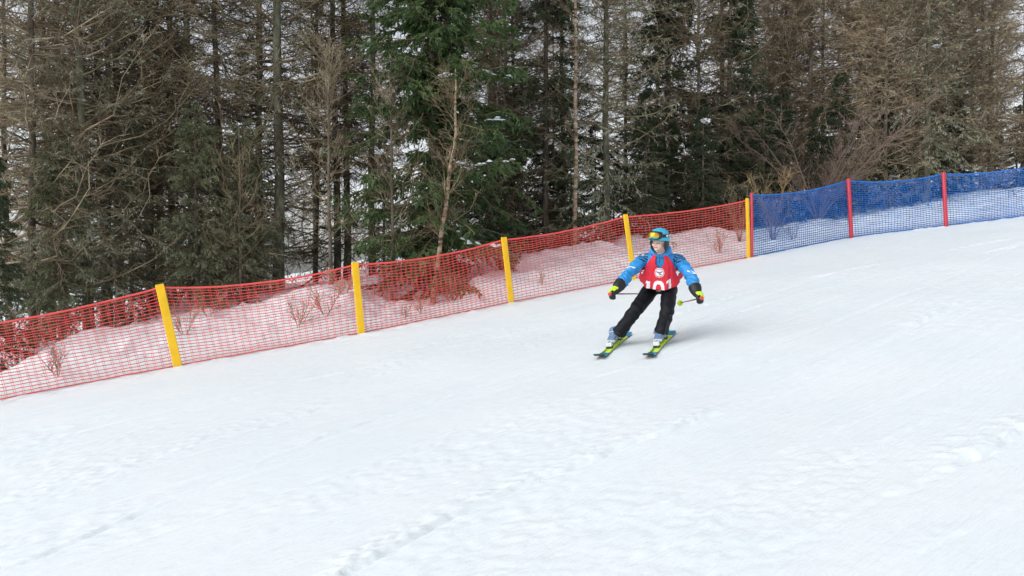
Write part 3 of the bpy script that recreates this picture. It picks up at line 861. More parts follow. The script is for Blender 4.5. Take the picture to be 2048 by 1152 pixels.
# a dark belt of low spruces just inside the edge
for px in range(960, 2180, 56):
    back_tree('spruceB', px + rg.uniform(-18, 18), (4.4 if 1240 < px < 1780 else 5.2) + rg.uniform(0, 1.5), rg.uniform(0.36, 0.48) if 1240 < px < 1780 else rg.uniform(0.26, 0.40))
tries = 0; want = len(placed) + 28
while len(placed) < want and tries < 6000:
    tries += 1
    low = len(placed) % 5 < 2
    s_ = 6.0 + (6.5 * rg.random() if low else 16 * rg.random() ** 1.15)
    px = rg.uniform(-150, 2200)
    if low: px = rg.uniform(-150, 1500)
    if px < 300 and not low and rg.random() < 0.8: continue
    if 740 < px < 970 and s_ < 9: continue
    x, y = spot(px, s_)
    if any((x - a) ** 2 + (y - b) ** 2 < 1.3 ** 2 for a, b in placed): continue
    # lighter gaps through which the sky shows
    if min(abs(px - g) for g in (30, 160, 340, 545, 715, 1190)) < 44: continue
    w = {'larchA': 4, 'larchB': 4, 'larchC': 3, 'larch_thin': 3.0, 'spruceA': 0.8}
    if px < 760 or px > 1500: w['spruceA'] = 0.0
    if px < 760: w['larch_thin'] = 4
    ks = list(w); p = np.array([w[k] for k in ks]); k = ks[rg.choice(len(ks), p=p / p.sum())]
    if low: k = 'spruceB' if px > 700 or rg.random() < 0.4 else 'spruce_grey2'
    back_tree(k, px, s_, rg.uniform(0.42, 0.58) if low else rg.uniform(0.9, 1.15))
# ------------------------------------------------------------------ the skier
from mathutils import noise as mnoise
M['skin'] = simple("skin", (0.74, 0.48, 0.39), 0.5, 0.08, 30)
M['lips'] = simple("lips", (0.50, 0.17, 0.15), 0.45)
M['hair'] = simple("brown hair", (0.06, 0.035, 0.02), 0.6)
M['jacket'] = simple("blue jacket cloth", (0.020, 0.26, 0.62), 0.55, 0.12, 9, bump=0.25, bscale=60, bdist=0.003)
M['navy'] = simple("navy stripe", (0.012, 0.03, 0.07), 0.6)
M['white_cloth'] = simple("white reflective band", (0.80, 0.82, 0.84), 0.5)
M['bib'] = simple("red bib cloth", (0.66, 0.012, 0.035), 0.6, 0.10, 10, bump=0.3, bscale=35, bdist=0.004)
M['bib_print'] = simple("white bib print", (0.86, 0.80, 0.82), 0.6, 0.04, 30)
M['trousers'] = simple("black ski trousers", (0.0055, 0.006, 0.009), 0.6, 0.3, 8, bump=0.3, bscale=30, bdist=0.006, spec=0.25)
M['zip'] = simple("dark grey zip", (0.05, 0.05, 0.06), 0.45)
M['glove_black'] = simple("black glove", (0.008, 0.009, 0.011), 0.55, 0.2, 30, bump=0.2)
M['lime'] = simple("lime cloth", (0.55, 0.80, 0.015), 0.5, 0.06, 20)
M['helmet'] = simple("sky blue helmet shell", (0.045, 0.42, 0.64), 0.28, 0.05, 12, spec=0.5)
M['black_rubber'] = simple("black rubber", (0.012, 0.012, 0.014), 0.4)
M['boot'] = simple("grey blue boot shell", (0.15, 0.24, 0.37), 0.32, 0.1, 12)
M['boot_light'] = simple("white boot plastic", (0.72, 0.74, 0.76), 0.35)
M['ski_lime'] = simple("lime ski top", (0.60, 0.86, 0.02), 0.3, 0.05, 6)
M['ski_blue'] = simple("blue ski tip", (0.02, 0.22, 0.38), 0.28, 0.15, 6)
M['ski_green'] = simple("green ski print", (0.10, 0.33, 0.10), 0.3)
M['steel'] = simple("steel", (0.45, 0.45, 0.47), 0.35, metallic=1.0)
M['pole_red'] = simple("red pole shaft", (0.32, 0.03, 0.05), 0.35)
M['pole_dark'] = simple("dark pole shaft", (0.03, 0.03, 0.045), 0.35)
M['grip_red'] = simple("red grip cap", (0.62, 0.05, 0.06), 0.45)
M['glass_lens'] = simple("spectacle lens", (0.55, 0.42, 0.38), 0.12, spec=0.8)
# mirrored goggle lens: orange in the middle running to green and blue at the rim
m, nt, b = new_mat("mirrored goggle lens")
tc = nt.nodes.new("ShaderNodeTexCoord"); sep = nt.nodes.new("ShaderNodeSeparateXYZ"); lk(nt, tc.outputs["Generated"], sep.inputs[0])
wv = nt.nodes.new("ShaderNodeTexNoise"); wv.inputs["Scale"].default_value = 4.0; lk(nt, tc.outputs["Generated"], wv.inputs["Vector"])
ad = nt.nodes.new("ShaderNodeMath"); ad.operation = 'MULTIPLY_ADD'; ad.inputs[1].default_value = 0.35
lk(nt, wv.outputs[0], ad.inputs[0]); lk(nt, sep.outputs["Z"], ad.inputs[2])
lk(nt, ramp(nt, ad.outputs[0], [(0.10, (0.02, 0.12, 0.45)), (0.32, (0.05, 0.45, 0.40)), (0.52, (0.55, 0.50, 0.05)), (0.75, (0.75, 0.28, 0.02)), (1.0, (0.65, 0.42, 0.04))]), b.inputs["Base Color"])
b.inputs["Metallic"].default_value = 0.75; b.inputs["Roughness"].default_value = 0.12
M['lens'] = m

def ring(c, A, B, rx, ry, n=28, sq=1.0):
    a = np.arange(n) * 2 * np.pi / n
    ca, sa = np.cos(a), np.sin(a)
    if sq != 1.0: ca, sa = np.sign(ca) * np.abs(ca) ** sq, np.sign(sa) * np.abs(sa) ** sq
    return c + A * (ca * rx)[:, None] + B * (sa * ry)[:, None]
def loft(mb, rings, cap=True, m=0):
    n = len(rings[0]); k = len(rings)
    Vv = np.concatenate(rings)
    q = [(j * n + i, j * n + (i + 1) % n, (j + 1) * n + (i + 1) % n, (j + 1) * n + i) for j in range(k - 1) for i in range(n)]
    t = []
    if cap:
        c0, c1 = len(Vv), len(Vv) + 1
        Vv = np.concatenate([Vv, [rings[0].mean(0)], [rings[-1].mean(0)]])
        t = [(c0, (i + 1) % n, i) for i in range(n)] + [(c1, (k - 1) * n + i, (k - 1) * n + (i + 1) % n) for i in range(n)]
    return mb.add(Vv, quads=q, tris=t, m=m)
def frame(T, hint):
    T = unit(T); A = unit(np.cross(hint, T)); B = np.cross(T, A)
    return A, B
def limb(mb, pts, rad, hint=(0, -1, 0), n=20, sub=6, flat=1.0, m=0):
    """smooth tapered limb through joints"""
    pts = np.asarray(pts, float); rad = np.asarray(rad, float)
    t = np.linspace(0, len(pts) - 1, (len(pts) - 1) * sub + 1)
    def cat(v):
        out = []
        for x in t:
            i = min(int(x), len(v) - 2); f = x - i
            p0 = v[max(i - 1, 0)]; p1 = v[i]; p2 = v[i + 1]; p3 = v[min(i + 2, len(v) - 1)]
            out.append(0.5 * (2 * p1 + (p2 - p0) * f + (2 * p0 - 5 * p1 + 4 * p2 - p3) * f ** 2 + (3 * p1 - p0 - 3 * p2 + p3) * f ** 3))
        return np.array(out)
    P = cat(pts); r = cat(rad[:, None])[:, 0]
    T = np.gradient(P, axis=0)
    rings = []
    for i in range(len(P)):
        A, B = frame(T[i], np.asarray(hint, float))
        rings.append(ring(P[i], A, B, r[i], r[i] * flat, n))
    return loft(mb, rings, True, m)
def ball(mb, c, ax, r, n=20, k=12, m=0):
    """ellipsoid with axes ax (3x3 rows) and radii r"""
    rings = []
    for j in range(1, k):
        ph = math.pi * j / k
        rings.append(ring(np.asarray(c) - ax[2] * (math.cos(ph) * r[2]), ax[0], ax[1], r[0] * math.sin(ph), r[1] * math.sin(ph), n))
    return loft(mb, rings, True, m)
def fuse(mb, name, voxel, mats, smooth=3, wrinkle=0.0, wscale=12.0, fold=None):
    """one continuous skin round everything collected in mb"""
    me = mb.mesh(name, mats)
    o = bpy.data.objects.new(name, me); COL.objects.link(o)
    r = o.modifiers.new("r", 'REMESH'); r.mode = 'VOXEL'; r.voxel_size = voxel; r.use_smooth_shade = True
    if smooth:
        sm = o.modifiers.new("s", 'SMOOTH'); sm.iterations = smooth; sm.factor = 0.5
    dg = bpy.context.evaluated_depsgraph_get()
    out = bpy.data.meshes.new_from_object(o.evaluated_get(dg))
    bpy.data.objects.remove(o); bpy.data.meshes.remove(me)
    out.name = name
    out.materials.clear()
    for mt in (mats if isinstance(mats, (list, tuple)) else [mats]): out.materials.append(mt)
    if wrinkle:
        nv = len(out.vertices)
        co = np.zeros(nv * 3, np.float32); out.vertices.foreach_get("co", co); co = co.reshape(-1, 3)
        no = np.zeros(nv * 3, np.float32); out.vertices.foreach_get("normal", no); no = no.reshape(-1, 3)
        w = np.array([mnoise.noise(Vector(p * wscale)) + 0.5 * abs(mnoise.noise(Vector(p * wscale * 1.9 + 7))) - 0.25 for p in co])
        if fold is not None: w = w + fold(co)
        co = co + no * (w * wrinkle)[:, None]
        out.vertices.foreach_set("co", co.astype(np.float32).ravel())
    out.polygons.foreach_set("use_smooth", np.ones(len(out.polygons), bool))
    out.update()
    return out
def centers(me):
    c = np.zeros(len(me.polygons) * 3, np.float32); me.polygons.foreach_get("center", c)
    n = np.zeros(len(me.polygons) * 3, np.float32); me.polygons.foreach_get("normal", n)
    return c.reshape(-1, 3).astype(float), n.reshape(-1, 3).astype(float)
def set_mat(me, idx):
    me.polygons.foreach_set("material_index", idx.astype(np.int32)); me.update()

# --- joints
def gp(p):
    q = _on_plane(*p); q[2] = float(ground_z(np.array([q[0]]), np.array([q[1]]))[0]); return q
SK_R = (gp((1197, 717)), gp((1257, 667)))
SK_L = (gp((1296, 716)), gp((1340, 669)))
foot = 0.5 * (SK_R[0] + SK_R[1] + SK_L[0] + SK_L[1]) * 0.5
foot[2] = float(ground_z(foot[0:1], foot[1:2])[0])
J = dict(pel=at(1321, 572, 8.58), chest=at(1322, 530, 8.42), neck=at(1321, 508, 8.33),
         rhip=at(1303, 578, 8.60), lhip=at(1338, 577, 8.52), rkn=at(1270, 622, 8.40), lkn=at(1334, 622, 8.20),
         ran=at(1233, 672, 8.52), lan=at(1320, 672, 8.25),
         rsh=at(1287, 517, 8.43), lsh=at(1357, 519, 8.33), rel=at(1259, 546, 8.30), lel=at(1382, 553, 8.18),
         rwr=at(1236, 574, 8.12), lwr=at(1392, 581, 8.04), rha=at(1226, 588, 8.05), lha=at(1399, 597, 7.98))
BASE = foot.copy()
J = {k: v - BASE for k, v in J.items()}
UP = np.array([0, 0, 1.0])
person = empty("person", BASE)
tag(person, "skier in blue jacket, red race bib 101 and black trousers, crouching on lime skis", "person")
spine = unit(J['neck'] - J['pel'])
lat = J['lsh'] - J['rsh']; lat = unit(lat - spine * (lat @ spine))      # towards the skier's left
front = np.cross(lat, spine); front = front if front[1] < 0 else -front
tl = np.linalg.norm(J['neck'] - J['pel'])

# --- head frame: turned to the skier's right and slightly down
yaw = R(-42); pit = R(-9)
hf = np.array([math.sin(yaw), -math.cos(yaw), 0.0]); hl = unit(np.cross(UP, hf)); hl = hl if hl[0] > 0 else -hl
hf = hf * math.cos(pit) + UP * math.sin(pit); hu = np.cross(hl, hf); hu = hu if hu[2] > 0 else -hu
tilt = R(-4); hl, hu = hl * math.cos(tilt) + hu * math.sin(tilt), hu * math.cos(tilt) - hl * math.sin(tilt)
HC = at(1318, 482, 8.22) - BASE           # centre of the head
def H(f, l, u): return HC + hf * f + hl * l + hu * u
hax = np.array([hl, hf, hu])

# --- body: one continuous figure under the clothes
mb = MB()
ball(mb, H(-0.008, 0, 0.012), hax, (0.070, 0.088, 0.098), 28, 18)
ball(mb, H(0.012, 0, -0.045), hax, (0.058, 0.066, 0.066), 28, 16)          # jaw
ball(mb, H(0.058, 0, -0.085), hax, (0.024, 0.020, 0.020))                 # chin
ball(mb, H(0.080, 0, -0.018), hax, (0.011, 0.014, 0.026))                 # nose
ball(mb, H(0.090, 0, -0.030), hax, (0.014, 0.012, 0.009))
for s in (-1, 1):
    ball(mb, H(0.050, s * 0.040, -0.035), hax, (0.022, 0.020, 0.020))     # cheeks
    ball(mb, H(0.066, s * 0.030, 0.022), hax, (0.024, 0.012, 0.008))      # brows
    ball(mb, H(-0.005, s * 0.070, -0.008), hax, (0.010, 0.020, 0.030))    # ears
ball(mb, H(0.078, 0, -0.060), hax, (0.022, 0.008, 0.007))                 # lips
limb(mb, [H(-0.02, 0, -0.06), J['neck'], J['chest'], J['pel']], [0.052, 0.058, 0.12, 0.12], n=24)
for a, bb, c, dd in (('rsh', 'rel', 'rwr', 'rha'), ('lsh', 'lel', 'lwr', 'lha')):
    limb(mb, [J['neck'] * 0.5 + J[a] * 0.5 - spine * 0.03, J[a], J[bb], J[c], J[dd]], [0.05, 0.05, 0.038, 0.026, 0.020], n=14)
for a, bb, c in (('rhip', 'rkn', 'ran'), ('lhip', 'lkn', 'lan')):
    limb(mb, [J['pel'], J[a], J[bb], J[c] * 0.85 + J[bb] * 0.15], [0.09, 0.08, 0.055, 0.034], n=16)
body = fuse(mb, "body", 0.0075, [M['skin'], M['lips']], 2)
c, n_ = centers(body)
loc = c - HC
f_, l_, u_ = loc @ hf, loc @ hl, loc @ hu
lipm = (np.abs(l_) < 0.021 - 0.3 * np.abs(u_ + 0.060)) & (np.abs(u_ + 0.060) < 0.0075) & (f_ > 0.06)
set_mat(body, lipm.astype(int))
put("body", body, person)
# eyes and spectacles
for s in (-1, 1):
    eb = ball(MB(), H(0.066, s * 0.029, 0.004), hax, (0.011, 0.008, 0.006), 12, 8).build("eye", M['white_cloth'], person)
    ball(MB(), H(0.074, s * 0.029 - 0.003, 0.004), hax, (0.0055, 0.004, 0.0055), 10, 6).build("iris", M['hair'], eb)
gl = MB()
for s in (-1, 1):
    a = np.linspace(0, 2 * np.pi, 25)
    loop = np.array([H(0.088 - 0.012 * abs(math.cos(x)) * 0.6 - 0.004, s * 0.031 + 0.024 * np.sign(math.cos(x)) * abs(math.cos(x)) ** 0.7, 0.002 + 0.016 * np.sign(math.sin(x)) * abs(math.sin(x)) ** 0.7) for x in a])
    gl.tubes(loop[None], np.full((1, 25), 0.0030), 5)
    gl.tubes(np.array([[H(0.080, s * 0.055, 0.010), H(0.05, s * 0.072, 0.010), H(-0.01, s * 0.078, 0.008)]]), np.full((1, 3), 0.0028), 5)
gl.tubes(np.array([[H(0.086, -0.008, 0.008), H(0.090, 0, 0.011), H(0.086, 0.008, 0.008)]]), np.full((1, 3), 0.0028), 5)
gl.build("spectacles", M['black_rubber'], person)

# --- trousers
mb = MB()
limb(mb, [J['pel'] + spine * 0.13, J['pel'] + spine * 0.03, J['pel'] - spine * 0.06], [0.135, 0.142, 0.110], n=28, hint=front, flat=0.85)
for a, bb, c, s in (('rhip', 'rkn', 'ran', -1), ('lhip', 'lkn', 'lan', 1)):
    sh = unit(J[c] - J[bb])
    hem = J[c] - sh * 0.035
    limb(mb, [J['pel'] * 0.45 + J[a] * 0.55 + spine * 0.03, J[a], 0.5 * (J[a] + J[bb]) - sh * 0.01, J[bb], 0.5 * (J[bb] + J[c]), hem],
         [0.086, 0.094, 0.087, 0.078, 0.074, 0.083], n=26)
def tfold(co):
    return 0.6 * np.sin(co[:, 2] * 60 + 3 * np.sin(co[:, 0] * 20)) * np.exp(-((co[:, 2] - J['rkn'][2]) / 0.12) ** 2) + 0.5 * np.sin(co[:, 2] * 85 + co[:, 0] * 12) * np.exp(-((co[:, 2] - J['ran'][2] - 0.04) / 0.07) ** 2)
tr = fuse(mb, "trousers", 0.0075, [M['trousers'], M['zip']], 3, 0.009, 11.0, tfold)
tro = put("trousers", tr, person)
# zip lines on the left shin
sh = unit(J['lan'] - J['lkn']); zs = unit(np.cross(sh, [0, -1, 0])); zs = zs if zs[0] > 0 else -zs; zf = np.cross(zs, sh); zf = zf if zf[1] < 0 else -zf
def zp(along, side):
    ang = side
    return J['lkn'] + sh * along + zs * math.sin(ang) * 0.084 + zf * math.cos(ang) * 0.084
zl = MB()
zl.tubes(np.array([[zp(x, 0.25 + 0.3 * x) for x in np.linspace(0.03, 0.25, 8)]]), np.full((1, 8), 0.0035), 5)
zl.tubes(np.array([[zp(0.03 - 0.03 * x, 0.25 + 0.85 * x) for x in np.linspace(0, 1, 6)]]), np.full((1, 6), 0.0035), 5)
zl.tubes(np.array([[zp(x, 0.50 + 0.3 * x) for x in np.linspace(0.06, 0.22, 6)]]), np.full((1, 6), 0.003), 5)
zl.build("pocket_zip", M['zip'], tro)

# --- jacket with hood bunched behind the neck
def torso_ring(t, gx_=0.0, gy_=0.0, n=40, sq=0.85):
    ts = [-0.08, 0.05, 0.35, 0.62, 0.80, 0.92, 1.0, 1.08]
    rx = np.interp(t, ts, [0.160, 0.168, 0.166, 0.168, 0.158, 0.130, 0.095, 0.072]) + gx_
    ry = np.interp(t, ts, [0.145, 0.146, 0.142, 0.135, 0.118, 0.100, 0.085, 0.070]) + gy_
    return J['pel'] + (J['neck'] - J['pel']) * t, rx, ry
mb = MB()
rings = []
for t in np.linspace(0.17, 1.08, 14):
    c, rx, ry = torso_ring(t)
    rings.append(ring(c, lat, front, rx, ry, 40, 0.85))
loft(mb, rings)
for a, bb, c, s in (('rsh', 'rel', 'rwr', -1), ('lsh', 'lel', 'lwr', 1)):
    limb(mb, [J['neck'] * 0.55 + J[a] * 0.45 - spine * 0.05, J[a] - spine * 0.012, 0.5 * (J[a] + J[bb]), J[bb], 0.5 * (J[bb] + J[c]), J[c] * 0.8 + J[bb] * 0.2],
         [0.073, 0.071, 0.066, 0.063, 0.065, 0.060], n=22)
# collar and hood
nk = J['neck'] + spine * 0.02
for i in range(18):
    a = 2 * math.pi * i / 18
    rr = 0.022 + 0.022 * (0.5 - 0.5 * math.sin(a))
    ball(mb, nk + lat * math.cos(a) * 0.085 + front * (math.sin(a) * 0.070 + 0.005) + UP * (0.012 - 0.012 * math.sin(a)), np.array([lat, front, spine]), (rr, rr, rr * 1.15), 12, 8)
ball(mb, nk - front * 0.085 + spine * 0.01, np.array([lat, front, spine]), (0.105, 0.05, 0.060), 20, 12)
for s in (-1, 1): ball(mb, nk + lat * s * 0.098 - front * 0.02 + spine * 0.015, np.array([lat, front, spine]), (0.030, 0.055, 0.050), 14, 10)
def jfold(co):
    w = np.zeros(len(co))
    for a, bb in (('rsh', 'rel'), ('rel', 'rwr'), ('lsh', 'lel'), ('lel', 'lwr')):
        d_ = J[bb] - J[a]; L_ = np.linalg.norm(d_); d_ = d_ / L_
        al = (co - J[a]) @ d_
        rad = np.linalg.norm(co - J[a] - al[:, None] * d_, axis=1)
        k = (al > -0.02) & (al < L_ + 0.02) & (rad < 0.11)
        w += np.where(k, 0.55 * np.sin(al * 75 + 5 * np.sin(co[:, 0] * 17)), 0)
    return w
jk = fuse(mb, "jacket", 0.0075, [M['jacket'], M['navy'], M['white_cloth']], 2, 0.012, 15.0, jfold)
c, n_ = centers(jk)
mi = np.zeros(len(c), int)
for a, bb, cc in (('rsh', 'rel', 'rwr'), ('lsh', 'lel', 'lwr')):
    d_ = J[bb] - J[a]; L_ = np.linalg.norm(d_); d_ /= L_
    al = (c - J[a]) @ d_; rad = np.linalg.norm(c - J[a] - al[:, None] * d_, axis=1)
    outw = unit(J[a] - J['chest'])
    near = np.linalg.norm(c - (J[a] + spine * 0.05), axis=1) < 0.095
    side = (c - J[a]) @ lat * (1 if a == 'lsh' else -1)
    stripe = np.sin(((c - J[a]) @ front) * 250) > -0.15
    mi[near & stripe & (n_ @ spine > 0.1) & (side > -0.055) & (side < 0.075)] = 1
    e_ = unit(J[cc] - J[bb])
    al2 = (c - J[bb]) @ e_
    band = np.abs(al2 + 0.018 - 0.25 * ((c - J[bb]) @ lat) * (1 if a == 'lsh' else -1)) < 0.013
    onarm = np.linalg.norm(c - J[bb], axis=1) < 0.13
    mi[band & onarm & (n_ @ unit(lat * (0.9 if a == 'lsh' else -0.2) + np.array([0, -0.5, 0.75])) > 0.62)] = 2
set_mat(jk, mi)
jko = put("jacket", jk, person)
# dark zip at the throat
zt = MB().tubes(np.array([[nk + front * (0.105 + 0.01 * k) + spine * (0.035 - 0.03 * k) for k in range(4)]]), np.full((1, 4), 0.004), 6)
zt.build("zip", M['navy'], jko)

# --- race bib: a loose sleeveless tabard over the jacket
def bib_pt(th, t, off=0.0):
    c, rx, ry = torso_ring(t)
    fl = np.exp(-((t - 0.25) / 0.28) ** 2)
    rx = rx + 0.020 + 0.060 * fl; ry = ry + 0.022 + 0.085 * fl * (0.5 + 0.5 * np.sin(th))
    wav = 1 + 0.035 * fl * np.sin(th * 9 + 1.0 + t * 2) + 0.016 * np.sin(th * 15 + t * 4) + 0.014 * np.sin(th * 5 - t * 9) + 0.010 * np.sin(th * 23 + t * 11)
    ca, sa = np.cos(th), np.sin(th)
    ca, sa = np.sign(ca) * np.abs(ca) ** 0.85, np.sign(sa) * np.abs(sa) ** 0.85
    p = c + lat * ((rx * wav + off) * ca) + front * ((ry * wav + off) * sa)
    return p + spine * (0.018 * fl * np.cos(th * 2))
NT, NK = 150, 70
th = np.linspace(0, 2 * np.pi, NT, endpoint=False); tt = np.linspace(0.30, 1.08, NK)
Pv = np.array([[bib_pt(a, t) for a in th] for t in tt])
def keep(a, t):
    sa, ca = math.sin(a), math.cos(a)
    if abs(ca) > 0.90 - 0.25 * (t - 0.5) and t > 0.48: return False      # arm holes
    if sa > 0 and t > 0.80 + 2.2 * abs(ca) ** 2.1: return False         # scooped neck
    if sa < 0 and t > 0.90 + 0.5 * abs(ca) ** 2: return False
    return True
qd = []
for j in range(NK - 1):
    for i in range(NT):
        if keep((th[i] + math.pi / NT), 0.5 * (tt[j] + tt[j + 1])):
            qd.append((j * NT + i, j * NT + (i + 1) % NT, (j + 1) * NT + (i + 1) % NT, (j + 1) * NT + i))
bibo = MB().add(Pv.reshape(-1, 3), quads=qd).build("race_bib", M['bib'], person)
bm = bmesh.new(); bm.from_mesh(bibo.data)
bmesh.ops.delete(bm, geom=[v for v in bm.verts if not v.link_faces], context='VERTS')
for _ in range(3): bmesh.ops.smooth_vert(bm, verts=[v for v in bm.verts if v.is_boundary], factor=0.5, use_axis_x=True, use_axis_y=True, use_axis_z=True)
bm.to_mesh(bibo.data); bm.free()
so = bibo.modifiers.new("solid", 'SOLIDIFY'); so.thickness = 0.004; so.offset = 0
# printing on the bib: polygons given in metres (a to the right seen from in front, h up from the hem)
fs = 1 if lat[0] > 0 else -1
def on_bib(a_, h_, off=0.006):
    t = 0.30 + h_ / tl
    th0 = math.pi / 2
    c, rx, ry = torso_ring(t)
    th_ = th0 - a_ * 1.0 / 0.230
    return bib_pt(th_, t, off)
def print_cells(name, inside, a0, a1, h0, h1, step=0.004, mat=None, off=0.006):
    A_ = np.arange(a0, a1 + step, step); H_ = np.arange(h0, h1 + step, step)
    Vv = np.array([[on_bib(a, h, off) for a in A_] for h in H_])
    q = [(j * len(A_) + i, j * len(A_) + i + 1, (j + 1) * len(A_) + i + 1, (j + 1) * len(A_) + i) for j in range(len(H_) - 1) for i in range(len(A_) - 1)
         if inside(A_[i] + step / 2, H_[j] + step / 2)]
    return MB().add(Vv.reshape(-1, 3), quads=q).build(name, mat or M['bib_print'], bibo)
def one(a, h):      # a numeral one 0.07 wide about a = 0, its foot hidden below the hem
    return (-0.014 < a < 0.018 and h < 0.098) or (-0.040 < a < 0.0 and 0.066 + 0.45 * (a + 0.040) < h < 0.098 and h < 0.086 + 0.6 * (a + 0.04))
def zero(a, h):
    o_ = (abs(a) / 0.048) ** 3 + (abs(h - 0.022) / 0.078) ** 3
    i_ = (abs(a) / 0.020) ** 2.5 + (abs(h - 0.022) / 0.048) ** 2.5
    return o_ < 1 and i_ > 1
sk_ = 0.10
print_cells("numeral", lambda a, h: one(a + 0.100 + sk_ * h, h + 0.026), -0.16, -0.06, 0.004, 0.12)
print_cells("numeral", lambda a, h: zero(a + 0.004, h + 0.012), -0.06, 0.055, 0.004, 0.13)
print_cells("numeral", lambda a, h: one(a - 0.100 - sk_ * h, h + 0.002), 0.055, 0.16, 0.004, 0.145)
ec, eh = 0.000, 0.170
print_cells("emblem", lambda a, h: math.hypot(a - ec, h - eh) < 0.050, ec - 0.055, ec + 0.055, eh - 0.055, eh + 0.055, 0.0035, off=0.006)
print_cells("emblem_ring", lambda a, h: 0.038 < math.hypot(a - ec, h - eh) < 0.044, ec - 0.055, ec + 0.055, eh - 0.055, eh + 0.055, 0.0028, M['bib'], 0.0085)
def bird(a, h):
    x, y = (a - ec) / 0.032, (h - eh) / 0.032
    return (abs(y - 0.55 * abs(x) + 0.1) < 0.16 and abs(x) < 0.85 and y < 0.6) or (abs(x - 0.25) < 0.28 and abs(y + 0.45 + 0.5 * x) < 0.13)
print_cells("emblem_mark", bird, ec - 0.035, ec + 0.035, eh - 0.035, eh + 0.035, 0.0028, M['navy'], 0.0085)

# --- helmet, worn low, goggles pushed up on it
def helm(th, ph, k=1.0):
    """th around (0 = front), ph up from the rim"""
    x, y, z = math.cos(th) * math.cos(ph), math.sin(th) * math.cos(ph), math.sin(ph)
    return H(-0.012 + 0.132 * k * x, 0.113 * k * y, 0.034 + 0.112 * k * z)
mb = MB(); rings = []
NTH = 48
for ph in np.linspace(-0.32, 1.5, 16):
    rg_ = []
    for i in range(NTH):
        t_ = 2 * math.pi * i / NTH
        p_ = ph
        if p_ < 0:
            fr = max(0, math.cos(t_))
            p_ = ph * (1 - 0.75 * fr) - (0.10 if math.cos(t_) < -0.4 else 0) * (ph / -0.32)
        vent = 1.0
        if 0.45 < ph < 1.15 and abs(math.sin(t_ * 5)) > 0.82 and math.cos(t_) > -0.8: vent = 0.955
        rg_.append(helm(t_, p_, vent))
    rings.append(np.array(rg_))
loft(mb, rings, True)
hel = mb.build("helmet", M['helmet'], person)
# padded ear flaps and rear strap
for s in (-1, 1):
    e2 = MB()
    ball(e2, H(-0.012, s * 0.090, -0.022), hax, (0.020, 0.048, 0.056), 18, 12)
    ball(e2, H(0.008, s * 0.084, -0.062), hax, (0.014, 0.026, 0.035), 14, 10)
    e2.build("ear_flap", M['black_rubber'], hel)
st = MB().tubes(np.array([[H(0.0, -0.082, -0.08), H(0.045, -0.052, -0.112), H(0.060, 0, -0.120), H(0.045, 0.052, -0.112), H(0.0, 0.082, -0.08)]]), np.full((1, 5), 0.006), 6, flat=0.4)
st.build("chin_strap", M['black_rubber'], hel)
mb = MB(); rings = []
for k_, (sc_, dep) in enumerate(((1.0, 0.116), (1.06, 0.126), (1.04, 0.146), (0.93, 0.152))):
    rr_ = []
    for i in range(40):
        a = 2 * math.pi * i / 40
        wv_ = 0.088 * sc_ * np.sign(math.cos(a)) * abs(math.cos(a)) ** 0.75
        hh_ = 0.046 * sc_ * np.sign(math.sin(a)) * abs(math.sin(a)) ** 0.75
        if hh_ < 0: hh_ *= 1 - 0.30 * math.exp(-(wv_ / 0.022) ** 2)
        rr_.append(H(dep - 6.5 * wv_ ** 2 - 1.5 * max(0, hh_) ** 1 * 0.25, wv_, 0.076 + hh_))
    rings.append(np.array(rr_))
loft(mb, rings, True)
gog = mb.build("goggles", M['black_rubber'], hel)
mb = MB(); rings = []
for sc_, dep in ((0.86, 0.1515), (0.80, 0.157), (0.5, 0.161), (0.15, 0.163)):
    rr_ = []
    for i in range(40):
        a = 2 * math.pi * i / 40
        wv_ = 0.088 * sc_ * np.sign(math.cos(a)) * abs(math.cos(a)) ** 0.75
        hh_ = 0.046 * sc_ * np.sign(math.sin(a)) * abs(math.sin(a)) ** 0.75
        if hh_ < 0: hh_ *= 1 - 0.30 * math.exp(-(wv_ / 0.022) ** 2)
        rr_.append(H(dep - 6.5 * wv_ ** 2 - 0.4 * max(0, hh_), wv_, 0.076 + hh_))
    rings.append(np.array(rr_))
loft(mb, rings, True)
mb.build("lens", M['lens'], gog)
sb = MB(); vs = []
for i in range(41):
    t_ = R(52) + (2 * math.pi - R(104)) * i / 40
    b_ = H(-0.012 + 0.136 * math.cos(t_) * 0.93, 0.117 * math.sin(t_) * 0.95, 0.066)
    vs += [b_ - hu * 0.017, b_ + hu * 0.017]
    o_ = unit(b_ - H(-0.012, 0, 0.066)) * 0.004
    vs += [b_ - hu * 0.017 + o_, b_ + hu * 0.017 + o_]
q = []
for i in range(40):
    k = i * 4
    q += [(k + 2, k + 6, k + 7, k + 3), (k, k + 1, k + 5, k + 4), (k + 1, k + 3, k + 7, k + 5), (k, k + 4, k + 6, k + 2)]
sb.add(np.array(vs), quads=q)
gstrap = sb.build("goggle_strap", M['black_rubber'], hel)
lm = MB()
for k, (i0, i1, z0, z1) in enumerate(((3, 5, -0.010, 0.010), (6, 7, -0.010, 0.010), (8, 11, 0.003, 0.010), (8, 11, -0.010, -0.004), (33, 36, -0.01, 0.01))):
    vv = []
    for i in range(i0, i1 + 1):
        t_ = R(52) + (2 * math.pi - R(104)) * i / 40
        b_ = H(-0.012 + 0.136 * math.cos(t_) * 0.93, 0.117 * math.sin(t_) * 0.95, 0.066); b_ = b_ + unit(b_ - H(-0.012, 0, 0.066)) * 0.006
        vv += [b_ + hu * z0, b_ + hu * z1]
    lm.add(np.array(vv), quads=[(2 * j, 2 * j + 2, 2 * j + 3, 2 * j + 1) for j in range(i1 - i0)])
lm.build("strap_print", M['white_cloth'], hel)["kind"] = "stuff"

